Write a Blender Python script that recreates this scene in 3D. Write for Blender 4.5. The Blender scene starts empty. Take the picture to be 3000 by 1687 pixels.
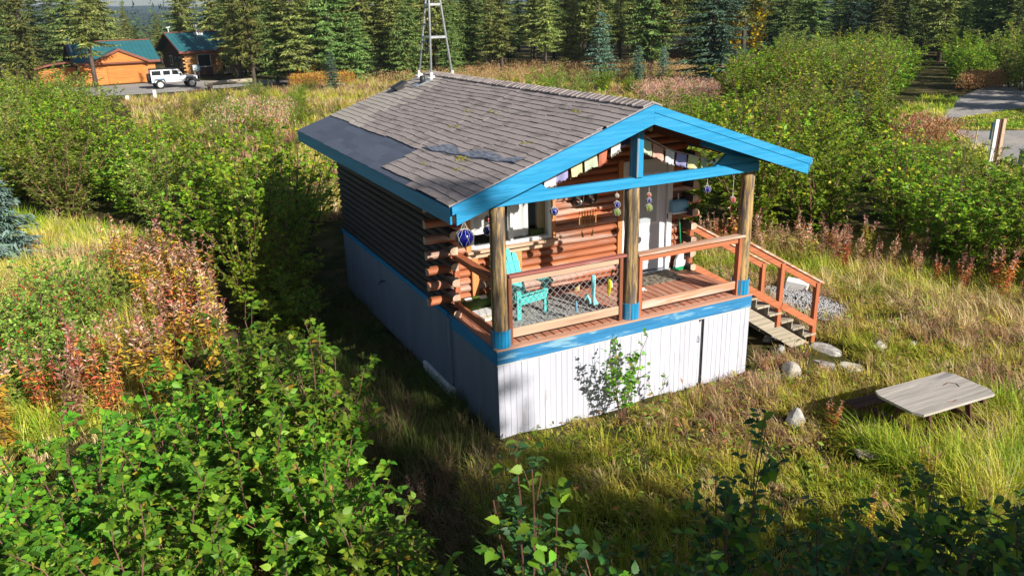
import bpy, math, random
import numpy as np
from mathutils import Vector, Matrix, Euler
R = math.radians
random.seed(7)
rng = np.random.default_rng(11)
scene = bpy.context.scene

# ---------------------------------------------------------------- camera
cd = bpy.data.cameras.new('camera')
cam = bpy.data.objects.new('camera', cd)
scene.collection.objects.link(cam)
scene.camera = cam
yaw, pitch, roll = R(26.3481), R(19.0576), R(-1.5200)
fw = Vector((math.sin(yaw) * math.cos(pitch), math.cos(yaw) * math.cos(pitch), -math.sin(pitch)))
rt0 = Vector((math.cos(yaw), -math.sin(yaw), 0.0))
up0 = rt0.cross(fw)
rt = rt0 * math.cos(roll) + up0 * math.sin(roll)
up = -rt0 * math.sin(roll) + up0 * math.cos(roll)
mw = Matrix((rt, up, -fw)).transposed().to_4x4()
mw.translation = Vector((-4.6249, -9.883, 6.2394))
cam.matrix_world = mw
cd.sensor_width = 36.0
cd.lens = 36.0 * 2346.64 / 3000.0
cd.clip_start = 0.1
cd.clip_end = 12000.0

# ---------------------------------------------------------------- sky, sun, exposure
world = bpy.data.worlds.new('World')
scene.world = world
world.use_nodes = True
wn, wl = world.node_tree.nodes, world.node_tree.links
sky = wn.new('ShaderNodeTexSky')
sky.sky_type = 'NISHITA'
sky.sun_disc = False
sun_to = Vector((0.32, -1.0, 0.58)).normalized()      # towards the sun
sky.sun_elevation = math.asin(sun_to.z)
sky.sun_rotation = math.atan2(sun_to.x, sun_to.y)
wn['Background'].inputs['Strength'].default_value = 0.05
wl.new(sky.outputs['Color'], wn['Background'].inputs['Color'])
sd = bpy.data.lights.new('sun', 'SUN')
sd.energy = 5.0
sd.angle = R(0.5)
sd.color = (1.0, 0.94, 0.84)
sun = bpy.data.objects.new('sun', sd)
sun.rotation_euler = (-sun_to).to_track_quat('-Z', 'Y').to_euler()
sun.location = (10, -30, 30)
scene.collection.objects.link(sun)
vs = scene.view_settings
vs.view_transform = 'Standard'
vs.look = 'None'
vs.exposure = 0.6
vs.gamma = 1.0
vs.use_curve_mapping = False
scene.render.engine = 'CYCLES'
scene.cycles.max_bounces = 6
scene.cycles.diffuse_bounces = 3
scene.cycles.glossy_bounces = 2
scene.cycles.transmission_bounces = 4
scene.cycles.transparent_max_bounces = 6

# ---------------------------------------------------------------- materials
def mat(name, col, rough=0.7, var=0.18, scale=4.0, stretch=(1, 1, 1), rnd=0.0, metal=0.0, spec=0.3,
        wear=None, wear_amt=0.5, wear_scale=3.0, wear_stretch=(1, 1, 1), bump=0.0, bump_scale=30.0, bump_stretch=None, trans=0.0):
    m = bpy.data.materials.new(name)
    m.use_nodes = True
    n, l = m.node_tree.nodes, m.node_tree.links
    b = n['Principled BSDF']
    b.inputs['Roughness'].default_value = rough
    b.inputs['Metallic'].default_value = metal
    b.inputs['Specular IOR Level'].default_value = spec
    geo = n.new('ShaderNodeNewGeometry')
    def noise(sc, st, det=4.0):
        mp = n.new('ShaderNodeMapping')
        mp.inputs['Scale'].default_value = st
        l.new(geo.outputs['Position'], mp.inputs['Vector'])
        t = n.new('ShaderNodeTexNoise')
        t.inputs['Scale'].default_value = sc
        t.inputs['Detail'].default_value = det
        t.inputs['Roughness'].default_value = 0.65
        l.new(mp.outputs['Vector'], t.inputs['Vector'])
        return t
    t = noise(scale, stretch)
    mr = n.new('ShaderNodeMapRange')
    mr.inputs['From Min'].default_value = 0.28
    mr.inputs['From Max'].default_value = 0.72
    mr.inputs['To Min'].default_value = 1.0 - var * 1.6
    mr.inputs['To Max'].default_value = 1.0 + var * 1.3
    l.new(t.outputs['Fac'], mr.inputs['Value'])
    fac = mr.outputs['Result']
    if rnd > 0:
        oi = n.new('ShaderNodeObjectInfo')
        r2 = n.new('ShaderNodeMapRange')
        r2.inputs['To Min'].default_value = 1.0 - rnd
        r2.inputs['To Max'].default_value = 1.0 + rnd
        l.new(oi.outputs['Random'], r2.inputs['Value'])
        mm = n.new('ShaderNodeMath'); mm.operation = 'MULTIPLY'
        l.new(fac, mm.inputs[0]); l.new(r2.outputs['Result'], mm.inputs[1])
        fac = mm.outputs['Value']
    mul = n.new('ShaderNodeVectorMath'); mul.operation = 'SCALE'
    src = None
    if wear is not None:
        wt = noise(wear_scale, wear_stretch, 6.0)
        rp = n.new('ShaderNodeMapRange')
        c = 0.72 - 0.4 * wear_amt
        rp.inputs['From Min'].default_value = c - 0.04
        rp.inputs['From Max'].default_value = c + 0.05
        l.new(wt.outputs['Fac'], rp.inputs['Value'])
        mx = n.new('ShaderNodeMix'); mx.data_type = 'RGBA'
        mx.inputs['A'].default_value = (*col, 1); mx.inputs['B'].default_value = (*wear, 1)
        l.new(rp.outputs['Result'], mx.inputs['Factor'])
        l.new(mx.outputs['Result'], mul.inputs[0])
    else:
        mul.inputs[0].default_value = col
    l.new(fac, mul.inputs['Scale'])
    l.new(mul.outputs['Vector'], b.inputs['Base Color'])
    if bump > 0:
        bt = noise(bump_scale, bump_stretch or stretch, 3.0)
        bp = n.new('ShaderNodeBump')
        bp.inputs['Strength'].default_value = bump
        bp.inputs['Distance'].default_value = 0.02
        l.new(bt.outputs['Fac'], bp.inputs['Height'])
        l.new(bp.outputs['Normal'], b.inputs['Normal'])
    return m

def leaf_mat(name, trans=0.3, rough=0.5, spec=0.35, gain=1.0, spread=0.28):
    """Colour comes from the mesh's own Col attribute (each leaf has its own hue), shifted a little per plant."""
    m = bpy.data.materials.new(name)
    m.use_nodes = True
    n, l = m.node_tree.nodes, m.node_tree.links
    b = n['Principled BSDF']
    b.inputs['Roughness'].default_value = rough
    b.inputs['Specular IOR Level'].default_value = spec
    at = n.new('ShaderNodeAttribute'); at.attribute_name = 'Col'
    oi = n.new('ShaderNodeObjectInfo')
    hs = n.new('ShaderNodeHueSaturation')
    a = n.new('ShaderNodeMapRange'); a.inputs['To Min'].default_value = 0.478; a.inputs['To Max'].default_value = 0.512
    v = n.new('ShaderNodeMapRange'); v.inputs['To Min'].default_value = (1 - spread) * gain; v.inputs['To Max'].default_value = (1 + spread) * gain
    l.new(oi.outputs['Random'], a.inputs['Value']); l.new(oi.outputs['Random'], v.inputs['Value'])
    l.new(a.outputs['Result'], hs.inputs['Hue']); l.new(v.outputs['Result'], hs.inputs['Value'])
    l.new(at.outputs['Color'], hs.inputs['Color'])
    l.new(hs.outputs['Color'], b.inputs['Base Color'])
    if trans > 0:
        tr = n.new('ShaderNodeBsdfTranslucent')
        l.new(hs.outputs['Color'], tr.inputs['Color'])
        mx = n.new('ShaderNodeMixShader'); mx.inputs['Fac'].default_value = trans
        l.new(b.outputs['BSDF'], mx.inputs[1]); l.new(tr.outputs['BSDF'], mx.inputs[2])
        l.new(mx.outputs['Shader'], n['Material Output'].inputs['Surface'])
    return m

def glass_mat(name, col=(0.02, 0.03, 0.035), rough=0.06, alpha=1.0):
    m = bpy.data.materials.new(name)
    m.use_nodes = True
    b = m.node_tree.nodes['Principled BSDF']
    b.inputs['Base Color'].default_value = (*col, 1)
    b.inputs['Roughness'].default_value = rough
    b.inputs['Specular IOR Level'].default_value = 0.6
    b.inputs['Alpha'].default_value = alpha
    return m

WX, WY, WZ = (1.0, 22, 22), (22, 1.0, 22), (22, 22, 1.0)      # grain along x, y, z
BLUE = (0.014, 0.25, 0.49)
M = dict(
    blue=mat('blue_paint', BLUE, 0.6, 0.07, 1.2, WX, spec=0.3, wear=(0.03, 0.29, 0.56), wear_amt=0.5, wear_scale=0.9, wear_stretch=WX, bump=0.25, bump_scale=1.5),
    blue_y=mat('blue_paint_y', BLUE, 0.55, 0.14, 1.2, WY, spec=0.35),
    blue_z=mat('blue_paint_z', BLUE, 0.55, 0.2, 1.2, WZ, rnd=0.12, wear=(0.36, 0.24, 0.14), wear_amt=0.33, wear_scale=0.7, wear_stretch=WZ),
    blue_worn=mat('blue_paint_worn', (0.03, 0.19, 0.4), 0.6, 0.16, 1.2, WX, wear=(0.22, 0.42, 0.55), wear_amt=0.36, wear_scale=2.2, wear_stretch=(0.6, 3, 4)),
    white_edge=mat('white_edge', (0.62, 0.6, 0.58), 0.7, 0.25, 3, (0.6, 10, 10)),
    white=mat('white_board', (0.50, 0.51, 0.59), 0.6, 0.06, 1.0, (4, 4, 0.5), rnd=0.035, wear=(0.41, 0.41, 0.44), wear_amt=0.2, wear_scale=1.3, wear_stretch=(3, 3, 0.8)),
    panel=mat('panel_shaded', (0.2, 0.25, 0.32), 0.6, 0.08, 1.0, (4, 4, 0.5), rnd=0.05),  # skirting white taken down to blue-grey; the side's shade is in the colour
    ribbed=mat('ribbed_skirting', (0.2, 0.26, 0.34), 0.5, 0.08, 1.0, (4, 4, 0.5)),  # darker than the front boards: shade of this side worked into the colour
    dkgap=mat('dark_backing', (0.03, 0.03, 0.032), 0.9),
    log=mat('log_stain', (0.40, 0.13, 0.055), 0.55, 0.3, 0.55, (1.0, 9, 14), rnd=0.14, spec=0.35, wear=(0.42, 0.27, 0.21), wear_amt=0.42, wear_scale=0.5, wear_stretch=(1.2, 8, 12), bump=0.3, bump_scale=1.0, bump_stretch=WX),
    log_y=mat('log_shaded_y', (0.04, 0.03, 0.028), 0.6, 0.25, 0.6, (9, 1.0, 14), rnd=0.12),  # log stain darkened to near black, side-wall shade included in the colour
    log_end=mat('log_end', (0.5, 0.36, 0.26), 0.75, 0.25, 6, (1, 1, 1), rnd=0.1),
    trim=mat('cedar_trim', (0.55, 0.24, 0.085), 0.6, 0.22, 1.0, WZ, rnd=0.1),
    trim_x=mat('cedar_trim_x', (0.6, 0.4, 0.27), 0.6, 0.16, 1.0, WX, rnd=0.08),
    rail=mat('rail_stain', (0.46, 0.15, 0.07), 0.6, 0.2, 1.0, WX, rnd=0.08, bump=0.15, bump_scale=1.2),
    rail_z=mat('rail_stain_z', (0.45, 0.14, 0.065), 0.6, 0.2, 1.0, WZ, rnd=0.08),
    rail_y=mat('rail_stain_y', (0.45, 0.14, 0.065), 0.6, 0.2, 1.0, WY, rnd=0.08),
    rail_cap=mat('rail_cap', (0.52, 0.25, 0.15), 0.65, 0.2, 1.0, WX, wear=(0.56, 0.42, 0.34), wear_amt=0.55, wear_scale=0.8, wear_stretch=WX),
    cap_red=mat('rail_cap_red', (0.34, 0.12, 0.1), 0.6, 0.2, 1.0, WX, wear=(0.5, 0.34, 0.32), wear_amt=0.4, wear_scale=0.8, wear_stretch=WX),
    brownpost=mat('brown_post', (0.24, 0.085, 0.045), 0.6, 0.25, 1.0, WZ, rnd=0.1),
    deck=mat('deck_board', (0.46, 0.2, 0.125), 0.6, 0.14, 0.8, WY, rnd=0.1, wear=(0.52, 0.32, 0.24), wear_amt=0.35, wear_scale=0.8, wear_stretch=(6, 1, 6)),
    deckedge=mat('deck_edge', (0.54, 0.3, 0.21), 0.65, 0.14, 0.8, WX),
    lowrail=mat('low_rail', (0.5, 0.33, 0.23), 0.65, 0.18, 1.0, WX, rnd=0.06),
    greywood=mat('grey_wood', (0.36, 0.31, 0.24), 0.8, 0.25, 1.0, WX, rnd=0.12, bump=0.3, bump_scale=1.2),
    postlog=mat('peeled_log', (0.44, 0.29, 0.12), 0.7, 0.35, 1.3, (14, 14, 1.2), wear=(0.14, 0.11, 0.085), wear_amt=0.58, wear_scale=1.2, wear_stretch=(12, 12, 1.3), bump=0.6, bump_scale=2.0, bump_stretch=(14, 14, 1.2)),
    shingle=mat('old_shingle', (0.36, 0.31, 0.3), 0.95, 0.16, 60, (1, 1, 1), rnd=0.08, spec=0.1, wear=(0.25, 0.22, 0.21), wear_amt=0.4, wear_scale=2.2, wear_stretch=(2.5, 1, 1), bump=0.35, bump_scale=110),
    shingle_edge=mat('shingle_edge', (0.03, 0.025, 0.025), 0.95),
    shingle_pale=mat('pale_shingle', (0.45, 0.41, 0.37), 0.95, 0.12, 60, (1, 1, 1), rnd=0.08, spec=0.1, bump=0.35, bump_scale=110),  # paler pieces towards the back edge
    shingle_new=mat('new_shingle', (0.105, 0.125, 0.175), 0.9, 0.15, 50, (1, 1, 1), rnd=0.14, spec=0.15, bump=0.25, bump_scale=110),
    felt=mat('torn_felt', (0.2, 0.22, 0.28), 0.8, 0.5, 5, (6, 1.0, 4), spec=0.2, bump=0.5, bump_scale=14),
    soffit=mat('soffit_wood', (0.12, 0.045, 0.025), 0.7, 0.2, 1.0, WX, rnd=0.1),
    moss=mat('moss', (0.22, 0.2, 0.015), 0.95, 0.4, 40),
    black=mat('black_metal', (0.025, 0.027, 0.03), 0.45, 0.2, 10, spec=0.5),
    galv=mat('galvanised', (0.55, 0.58, 0.61), 0.4, 0.12, 8, metal=0.55, spec=0.5),
    galv_dark=mat('rung_metal', (0.16, 0.24, 0.34), 0.45, 0.15, 8, metal=0.4),
    whitepaint=mat('white_paint', (0.74, 0.75, 0.76), 0.45, 0.05, 3, spec=0.4),
    doorwhite=mat('door_white', (0.62, 0.65, 0.7), 0.4, 0.04, 2, spec=0.4),
    glass=glass_mat('window_glass', (0.02, 0.025, 0.03), 0.05, 0.1),
    glassdark=glass_mat('dark_glass', (0.02, 0.025, 0.03), 0.05),
    doorglass=glass_mat('frosted_glass', (0.42, 0.46, 0.5), 0.25),
    curtain=mat('curtain', (0.82, 0.82, 0.81), 0.9, 0.04, 1.0, (30, 1, 0.6)),
    paleood=mat('pale_wood', (0.5, 0.38, 0.2), 0.7, 0.15, 1.0, WZ),
    turq=mat('turquoise_paint', (0.09, 0.56, 0.53), 0.5, 0.08, 3, spec=0.4, rnd=0.03),
    rug=mat('grey_rug', (0.36, 0.36, 0.35), 0.95, 0.75, 34, (1, 1, 1), bump=0.5, bump_scale=60),
    mat_=mat('door_mat', (0.2, 0.17, 0.13), 0.95, 0.9, 16, (1, 1, 1), bump=0.5, bump_scale=30),
    darkgreen=mat('green_roll', (0.065, 0.11, 0.02), 0.6, 0.2, 5),
    cardboard=mat('pale_card', (0.74, 0.7, 0.56), 0.8, 0.06, 3),
    ropewhite=mat('rope', (0.6, 0.57, 0.5), 0.8, 0.15, 40),
    bamboo=mat('bamboo', (0.5, 0.24, 0.08), 0.55, 0.25, 8, rnd=0.2),
    turqrope=mat('turquoise_rope', (0.25, 0.62, 0.66), 0.8, 0.3, 50),
    yellow=mat('yellow_plastic', (0.55, 0.47, 0.02), 0.5, 0.3, 30),
    greenplastic=mat('green_plastic', (0.02, 0.3, 0.13), 0.4, 0.05),
    bluegrey=mat('blue_grey_paint', (0.2, 0.42, 0.6), 0.5, 0.1, 5),
    bark=mat('bark', (0.13, 0.105, 0.085), 0.9, 0.4, 2.0, (8, 8, 1.5), rnd=0.2),
    darkbark=mat('dark_bark', (0.045, 0.03, 0.035), 0.9, 0.4, 2.0, (8, 8, 1.5)),
    twig=mat('twig', (0.18, 0.09, 0.065), 0.8, 0.3, 6, rnd=0.2),
    rock=mat('rock', (0.38, 0.37, 0.35), 0.85, 0.3, 6, rnd=0.2, bump=0.6, bump_scale=18),
    paler=mat('pale_rock', (0.52, 0.48, 0.42), 0.85, 0.2, 6, bump=0.6, bump_scale=18),
    foam=mat('white_foam', (0.8, 0.8, 0.79), 0.8, 0.05, 10),
    tablewood=mat('silvered_wood', (0.44, 0.4, 0.36), 0.75, 0.22, 1.0, WX, rnd=0.1, wear=(0.26, 0.24, 0.24), wear_amt=0.28, wear_scale=0.7, wear_stretch=(0.8, 8, 8), bump=0.2, bump_scale=1.3),
    redwood=mat('red_wood_shaded', (0.1, 0.045, 0.03), 0.7, 0.2, 1.0, WX),
    gravel=mat('gravel', (0.42, 0.41, 0.42), 0.9, 0.35, 25, rnd=0.2),
    road=mat('gravel_road', (0.33, 0.31, 0.3), 0.95, 0.2, 6, (1, 1, 1), wear=(0.4, 0.37, 0.33), wear_amt=0.45, wear_scale=0.35, bump=0.4, bump_scale=20),
    greenroof=mat('green_metal_roof', (0.03, 0.14, 0.165), 0.4, 0.08, 1.5, spec=0.5),
    orange=mat('orange_siding', (0.56, 0.19, 0.04), 0.6, 0.15, 1.0, (1, 1, 12), rnd=0.06),
    honey=mat('honey_logs', (0.52, 0.27, 0.1), 0.6, 0.18, 1.0, (1, 1, 9)),
    darkred=mat('dark_red_fascia', (0.22, 0.075, 0.05), 0.6, 0.12, 2),
    darkgable=mat('dark_gable', (0.1, 0.035, 0.025), 0.7, 0.2, 2),  # puts the shade of the unlit house and garage sides into the colour
    carwhite=mat('car_white', (0.8, 0.81, 0.83), 0.25, 0.02, 1, spec=0.5),
    carblack=mat('car_black', (0.02, 0.02, 0.022), 0.6, 0.1, 6),
    tyre=mat('tyre', (0.03, 0.03, 0.032), 0.85, 0.2, 10),
    rim=mat('rim', (0.6, 0.61, 0.62), 0.35, 0.05, 4, metal=0.6),
    machine=mat('yellow_machine', (0.7, 0.4, 0.02), 0.45, 0.15, 3),
    pink=mat('pink_flag', (0.7, 0.2, 0.25), 0.8, 0.1),
    leaf=leaf_mat('leaf', 0.32, 0.5, 0.3),
    needle=leaf_mat('needle', 0.12, 0.7, 0.15, 1.0, 0.42),
    grass=leaf_mat('grass', 0.3, 0.6, 0.2),
)

# ---------------------------------------------------------------- mesh builder
class MB:
    """Collects shapes, then links them as ONE mesh object (or makes a mesh to share)."""
    def __init__(s):
        s.v, s.f, s.mi = [], [], []
        s.cur = 0
    def add(s, vs, fs):
        o = len(s.v)
        s.v += [tuple(p) for p in vs]
        for f in fs:
            s.f.append(tuple(i + o for i in f)); s.mi.append(s.cur)
        return s
    def box(s, c, d, rot=None, ch=0.0):
        hx, hy, hz = d[0] / 2, d[1] / 2, d[2] / 2
        c = Vector(c)
        Q = rot.to_matrix() if rot is not None else None
        def T(p):
            p = Vector(p)
            if Q is not None: p = Q @ p
            return p + c
        if ch <= 0:
            vs = [T((x * hx, y * hy, z * hz)) for z in (-1, 1) for x, y in ((-1, -1), (1, -1), (1, 1), (-1, 1))]
            return s.add(vs, [(3, 2, 1, 0), (4, 5, 6, 7), (0, 1, 5, 4), (1, 2, 6, 5), (2, 3, 7, 6), (3, 0, 4, 7)])
        ch = min(ch, hx * .9, hy * .9, hz * .9)
        vs, idx = [], {}
        for sx in (-1, 1):
            for sy in (-1, 1):
                for sz in (-1, 1):
                    for ax in range(3):
                        p = [sx * (hx - ch), sy * (hy - ch), sz * (hz - ch)]
                        p[ax] = (sx, sy, sz)[ax] * (hx, hy, hz)[ax]
                        idx[(sx, sy, sz, ax)] = len(vs); vs.append(T(p))
        fs = []
        for ax in range(3):
            a, b = [i for i in range(3) if i != ax]
            for sg in (-1, 1):
                q = []
                for u, w in ((-1, -1), (1, -1), (1, 1), (-1, 1)):
                    k = [0, 0, 0]; k[ax] = sg; k[a] = u; k[b] = w
                    q.append(idx[(*k, ax)])
                fs.append(tuple(q))
        for ax in range(3):
            a, b = [i for i in range(3) if i != ax]
            for u in (-1, 1):
                for w in (-1, 1):
                    k0 = [0, 0, 0]; k0[a] = u; k0[b] = w; k1 = list(k0); k0[ax] = -1; k1[ax] = 1
                    fs.append((idx[(*k0, a)], idx[(*k1, a)], idx[(*k1, b)], idx[(*k0, b)]))
        for sx in (-1, 1):
            for sy in (-1, 1):
                for sz in (-1, 1):
                    fs.append((idx[(sx, sy, sz, 0)], idx[(sx, sy, sz, 1)], idx[(sx, sy, sz, 2)]))
        return s.add(vs, fs)
    def boxb(s, p0, p1, ch=0.0):
        c = [(a + b) / 2 for a, b in zip(p0, p1)]
        return s.box(c, [abs(b - a) for a, b in zip(p0, p1)], None, ch)
    def bar(s, a, b, w, h, ch=0.0, upv=(0, 0, 1)):
        """A squared timber from a to b: w across, h along upv."""
        a, b = Vector(a), Vector(b)
        d = b - a
        x = d.normalized(); z = Vector(upv); y = z.cross(x).normalized(); z = x.cross(y)
        q = Matrix((x, y, z)).transposed().to_quaternion()
        return s.box((a + b) / 2, (d.length, w, h), q, ch)
    def tube(s, pts, r, n=8, cap=True, jit=0.0):
        pts = [Vector(p) for p in pts]
        rs = r if isinstance(r, (list, tuple)) else [r] * len(pts)
        vs, fs = [], []
        ref = None
        for i, p in enumerate(pts):
            d = (pts[min(i + 1, len(pts) - 1)] - pts[max(i - 1, 0)]).normalized()
            if ref is None:
                ref = Vector((1, 0, 0)) if abs(d.x) < 0.8 else Vector((0, 1, 0))
            x = (ref - d * ref.dot(d)).normalized(); ref = x
            y = d.cross(x)
            for k in range(n):
                a = 2 * math.pi * k / n
                rr = rs[i] * (1 + (random.uniform(-jit, jit) if jit else 0))
                vs.append(p + x * math.cos(a) * rr + y * math.sin(a) * rr)
        for i in range(len(pts) - 1):
            for k in range(n):
                k2 = (k + 1) % n
                fs.append((i * n + k, i * n + k2, (i + 1) * n + k2, (i + 1) * n + k))
        if cap:
            fs.append(tuple(range(n - 1, -1, -1)))
            fs.append(tuple((len(pts) - 1) * n + k for k in range(n)))
        return s.add(vs, fs)
    def ball(s, c, r, nu=14, nv=9, sq=(1, 1, 1), noise=0.0):
        vs, fs = [], []
        c = Vector(c)
        for j in range(nv + 1):
            t = math.pi * j / nv
            for i in range(nu):
                a = 2 * math.pi * i / nu
                p = Vector((math.sin(t) * math.cos(a) * sq[0], math.sin(t) * math.sin(a) * sq[1], math.cos(t) * sq[2]))
                if noise and 0 < j < nv: p *= 1 + random.uniform(-noise, noise)
                vs.append(c + p * r)
        for j in range(nv):
            for i in range(nu):
                i2 = (i + 1) % nu
                fs.append((j * nu + i, (j + 1) * nu + i, (j + 1) * nu + i2, j * nu + i2))
        return s.add(vs, fs)
    def prism(s, poly, ax, a, b):
        """A polygon in the plane across axis ax (0: y,z  1: x,z  2: x,y), from a to b along it."""
        def P(u, w, t):
            return {0: (t, u, w), 1: (u, t, w), 2: (u, w, t)}[ax]
        n = len(poly)
        vs = [P(u, w, a) for u, w in poly] + [P(u, w, b) for u, w in poly]
        fs = [tuple(range(n - 1, -1, -1)), tuple(range(n, 2 * n))]
        fs += [(i, (i + 1) % n, n + (i + 1) % n, n + i) for i in range(n)]
        return s.add(vs, fs)
    def torus(s, c, r, t, nu=24, nv=8, rot=None):
        vs, fs = [], []
        Q = rot.to_matrix() if rot is not None else Matrix.Identity(3)
        for i in range(nu):
            a = 2 * math.pi * i / nu
            for j in range(nv):
                e = 2 * math.pi * j / nv
                p = Vector(((r + t * math.cos(e)) * math.cos(a), (r + t * math.cos(e)) * math.sin(a), t * math.sin(e)))
                vs.append(Q @ p + Vector(c))
        for i in range(nu):
            for j in range(nv):
                fs.append((i * nv + j, ((i + 1) % nu) * nv + j, ((i + 1) % nu) * nv + (j + 1) % nv, i * nv + (j + 1) % nv))
        return s.add(vs, fs)
    def mesh(s, name, mats, smooth=False):
        me = bpy.data.meshes.new(name)
        me.from_pydata(s.v, [], s.f)
        mats = mats if isinstance(mats, (list, tuple)) else [mats]
        for m in mats: me.materials.append(M[m] if isinstance(m, str) else m)
        if len(mats) > 1: me.polygons.foreach_set('material_index', s.mi)
        import bmesh
        bm = bmesh.new(); bm.from_mesh(me)
        bmesh.ops.recalc_face_normals(bm, faces=bm.faces)
        bm.to_mesh(me); bm.free()
        if smooth: me.polygons.foreach_set('use_smooth', [True] * len(me.polygons))
        me.update()
        return me
    def build(s, name, mats, parent=None, smooth=False, **kw):
        return put(name, s.mesh(name, mats, smooth), parent, **kw)

def put(name, me, parent=None, loc=(0, 0, 0), rot=(0, 0, 0), scale=(1, 1, 1), label=None, cat=None, group=None, kind=None):
    o = bpy.data.objects.new(name, me)
    o.location, o.rotation_euler, o.scale = loc, rot, scale
    if parent is not None: o.parent = parent
    tag(o, label, cat, group, kind)
    scene.collection.objects.link(o)
    return o

def tag(o, label=None, cat=None, group=None, kind=None):
    if label: o['label'] = label
    if cat: o['category'] = cat
    if group: o['group'] = group
    if kind: o['kind'] = kind
    return o

def thing(name, label, cat, loc=(0, 0, 0), rotz=0.0, group=None, scale=1.0):
    o = bpy.data.objects.new(name, None)
    o.empty_display_size = 0.2
    o.location = loc; o.rotation_euler = (0, 0, rotz); o.scale = (scale,) * 3
    scene.collection.objects.link(o)
    return tag(o, label, cat, group)

def copy_tree(o, loc, rotz, scale=1.0, label=None, group=None):
    """A thing again, with its parts and sub-parts; meshes are shared."""
    c = o.copy(); scene.collection.objects.link(c)
    c.location = loc; c.rotation_euler = (0, 0, rotz)
    c.scale = scale if isinstance(scale, (tuple, list)) else (scale,) * 3
    if label: c['label'] = label
    if group: c['group'] = group
    def rec(src, dst):
        for ch in list(src.children):
            d = ch.copy(); scene.collection.objects.link(d); d.parent = dst
            rec(ch, d)
    rec(o, c)
    return c

def col_mesh(name, V, F, C, m, smooth=False):
    """A mesh from numpy arrays: V (n,3), F list of (k,3) / (k,4) arrays, C (n,3) colour per vertex."""
    me = bpy.data.meshes.new(name)
    V = np.asarray(V, np.float32)
    loops, starts, totals, pos = [], [], [], 0
    for f in F:
        f = np.asarray(f, np.int32)
        if len(f) == 0: continue
        k = f.shape[1]
        loops.append(f.ravel()); starts.append(pos + np.arange(len(f)) * k); totals.append(np.full(len(f), k)); pos += f.size
    loops = np.concatenate(loops); starts = np.concatenate(starts).astype(np.int32); totals = np.concatenate(totals).astype(np.int32)
    me.vertices.add(len(V)); me.vertices.foreach_set('co', V.ravel())
    me.loops.add(len(loops)); me.loops.foreach_set('vertex_index', loops)
    me.polygons.add(len(starts)); me.polygons.foreach_set('loop_start', starts); me.polygons.foreach_set('loop_total', totals)
    if smooth: me.polygons.foreach_set('use_smooth', np.ones(len(starts), bool))
    at = me.attributes.new('Col', 'FLOAT_COLOR', 'POINT')
    at.data.foreach_set('color', np.concatenate([np.asarray(C, np.float32), np.ones((len(V), 1), np.float32)], 1).ravel())
    me.materials.append(M[m])
    me.update(calc_edges=True)
    me.validate()
    return me
# ================================================================ the small log cabin
DZ = 1.5                                  # deck level
W = 4.9                                   # width of deck and cabin
YF = 1.915                                # face of the log wall behind the porch
XR, ZR, XE, ZE = 2.45, 4.91, -0.756, 3.824
SL = (ZR - ZE) / (XR - XE)
ANG = math.atan(SL)
Y0, Y1 = -0.326, 8.58
def rz(x): return ZR - abs(x - XR) * SL   # top of the roof
cabin = thing('log_cabin', 'small log cabin with blue trim, white skirting and a roofed front porch', 'cabin', (0, 0, 0))

# ---- skirting
sk = MB().box((0, 0, 0), (0.0985, 0.016, 1.28), None, 0.0025).mesh('skirt_board', 'white')
x = 0.05
while x < W:
    if not (3.80 < x < 3.90):
        put('skirt_board', sk, cabin, (x, 0.012 + random.uniform(-.002, .002), 0.6), (0, random.uniform(-.003, .003), 0), (random.uniform(.97, 1.0), 1, 1))
    x += 0.1
MB().boxb((0.03, 0.03, -0.05), (W, 0.06, 1.24)).build('skirt_backing', 'dkgap', cabin)
MB().boxb((3.79, 0.0, 0.05), (3.835, 0.016, 1.22), .003).build('access_door_edge', 'white', cabin)
hd = MB().tube([(3.775, -0.005, 0.83), (3.775, -0.03, 0.84), (3.775, -0.03, 0.93), (3.775, -0.005, 0.94)], 0.006, 6).build('access_door_handle', 'black', cabin)
for hx in (3.80, 3.86):
    MB().boxb((hx - .015, -0.006, 1.2), (hx + .015, 0.004, 1.26)).build('hinge', 'black', cabin)
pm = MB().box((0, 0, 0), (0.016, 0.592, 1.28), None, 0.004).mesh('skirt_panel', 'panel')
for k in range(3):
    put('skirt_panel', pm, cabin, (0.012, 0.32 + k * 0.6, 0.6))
MB().boxb((0.03, 0.03, -0.05), (0.06, 1.85, 1.24)).build('skirt_backing', 'dkgap', cabin)
# corrugated skirting under the house
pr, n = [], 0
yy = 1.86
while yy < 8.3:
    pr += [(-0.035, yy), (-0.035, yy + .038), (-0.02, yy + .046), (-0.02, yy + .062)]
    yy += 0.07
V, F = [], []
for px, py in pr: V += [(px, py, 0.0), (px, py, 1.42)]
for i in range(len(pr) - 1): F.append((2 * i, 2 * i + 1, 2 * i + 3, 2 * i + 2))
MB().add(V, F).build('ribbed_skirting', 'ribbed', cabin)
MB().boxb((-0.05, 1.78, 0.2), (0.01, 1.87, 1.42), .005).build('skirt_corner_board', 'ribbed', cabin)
MB().boxb((-0.09, 1.72, -0.05), (0.0, 3.1, 0.15), .01).build('foundation_strip', 'foam', cabin)
MB().boxb((-0.045, 1.86, 1.42), (0.0, 8.3, 1.5), .004).build('skirt_cap', 'blue_y', cabin)
MB().boxb((0.03, 1.87, -0.05), (4.87, 8.28, 1.45)).build('crawl_space', 'dkgap', cabin)
MB().boxb((4.885, 1.87, 0.0), (4.91, 8.3, 1.45)).build('side_skirting', 'white', cabin)
MB().tube([(-.06, 5.17, 1.1), (-.16, 5.17, 1.1), (-.2, 5.17, 1.05)], 0.014, 6).tube([(-.12, 5.1, 1.12), (-.12, 5.24, 1.12)], .012, 6).build('hose_tap', 'black', cabin)

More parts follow.
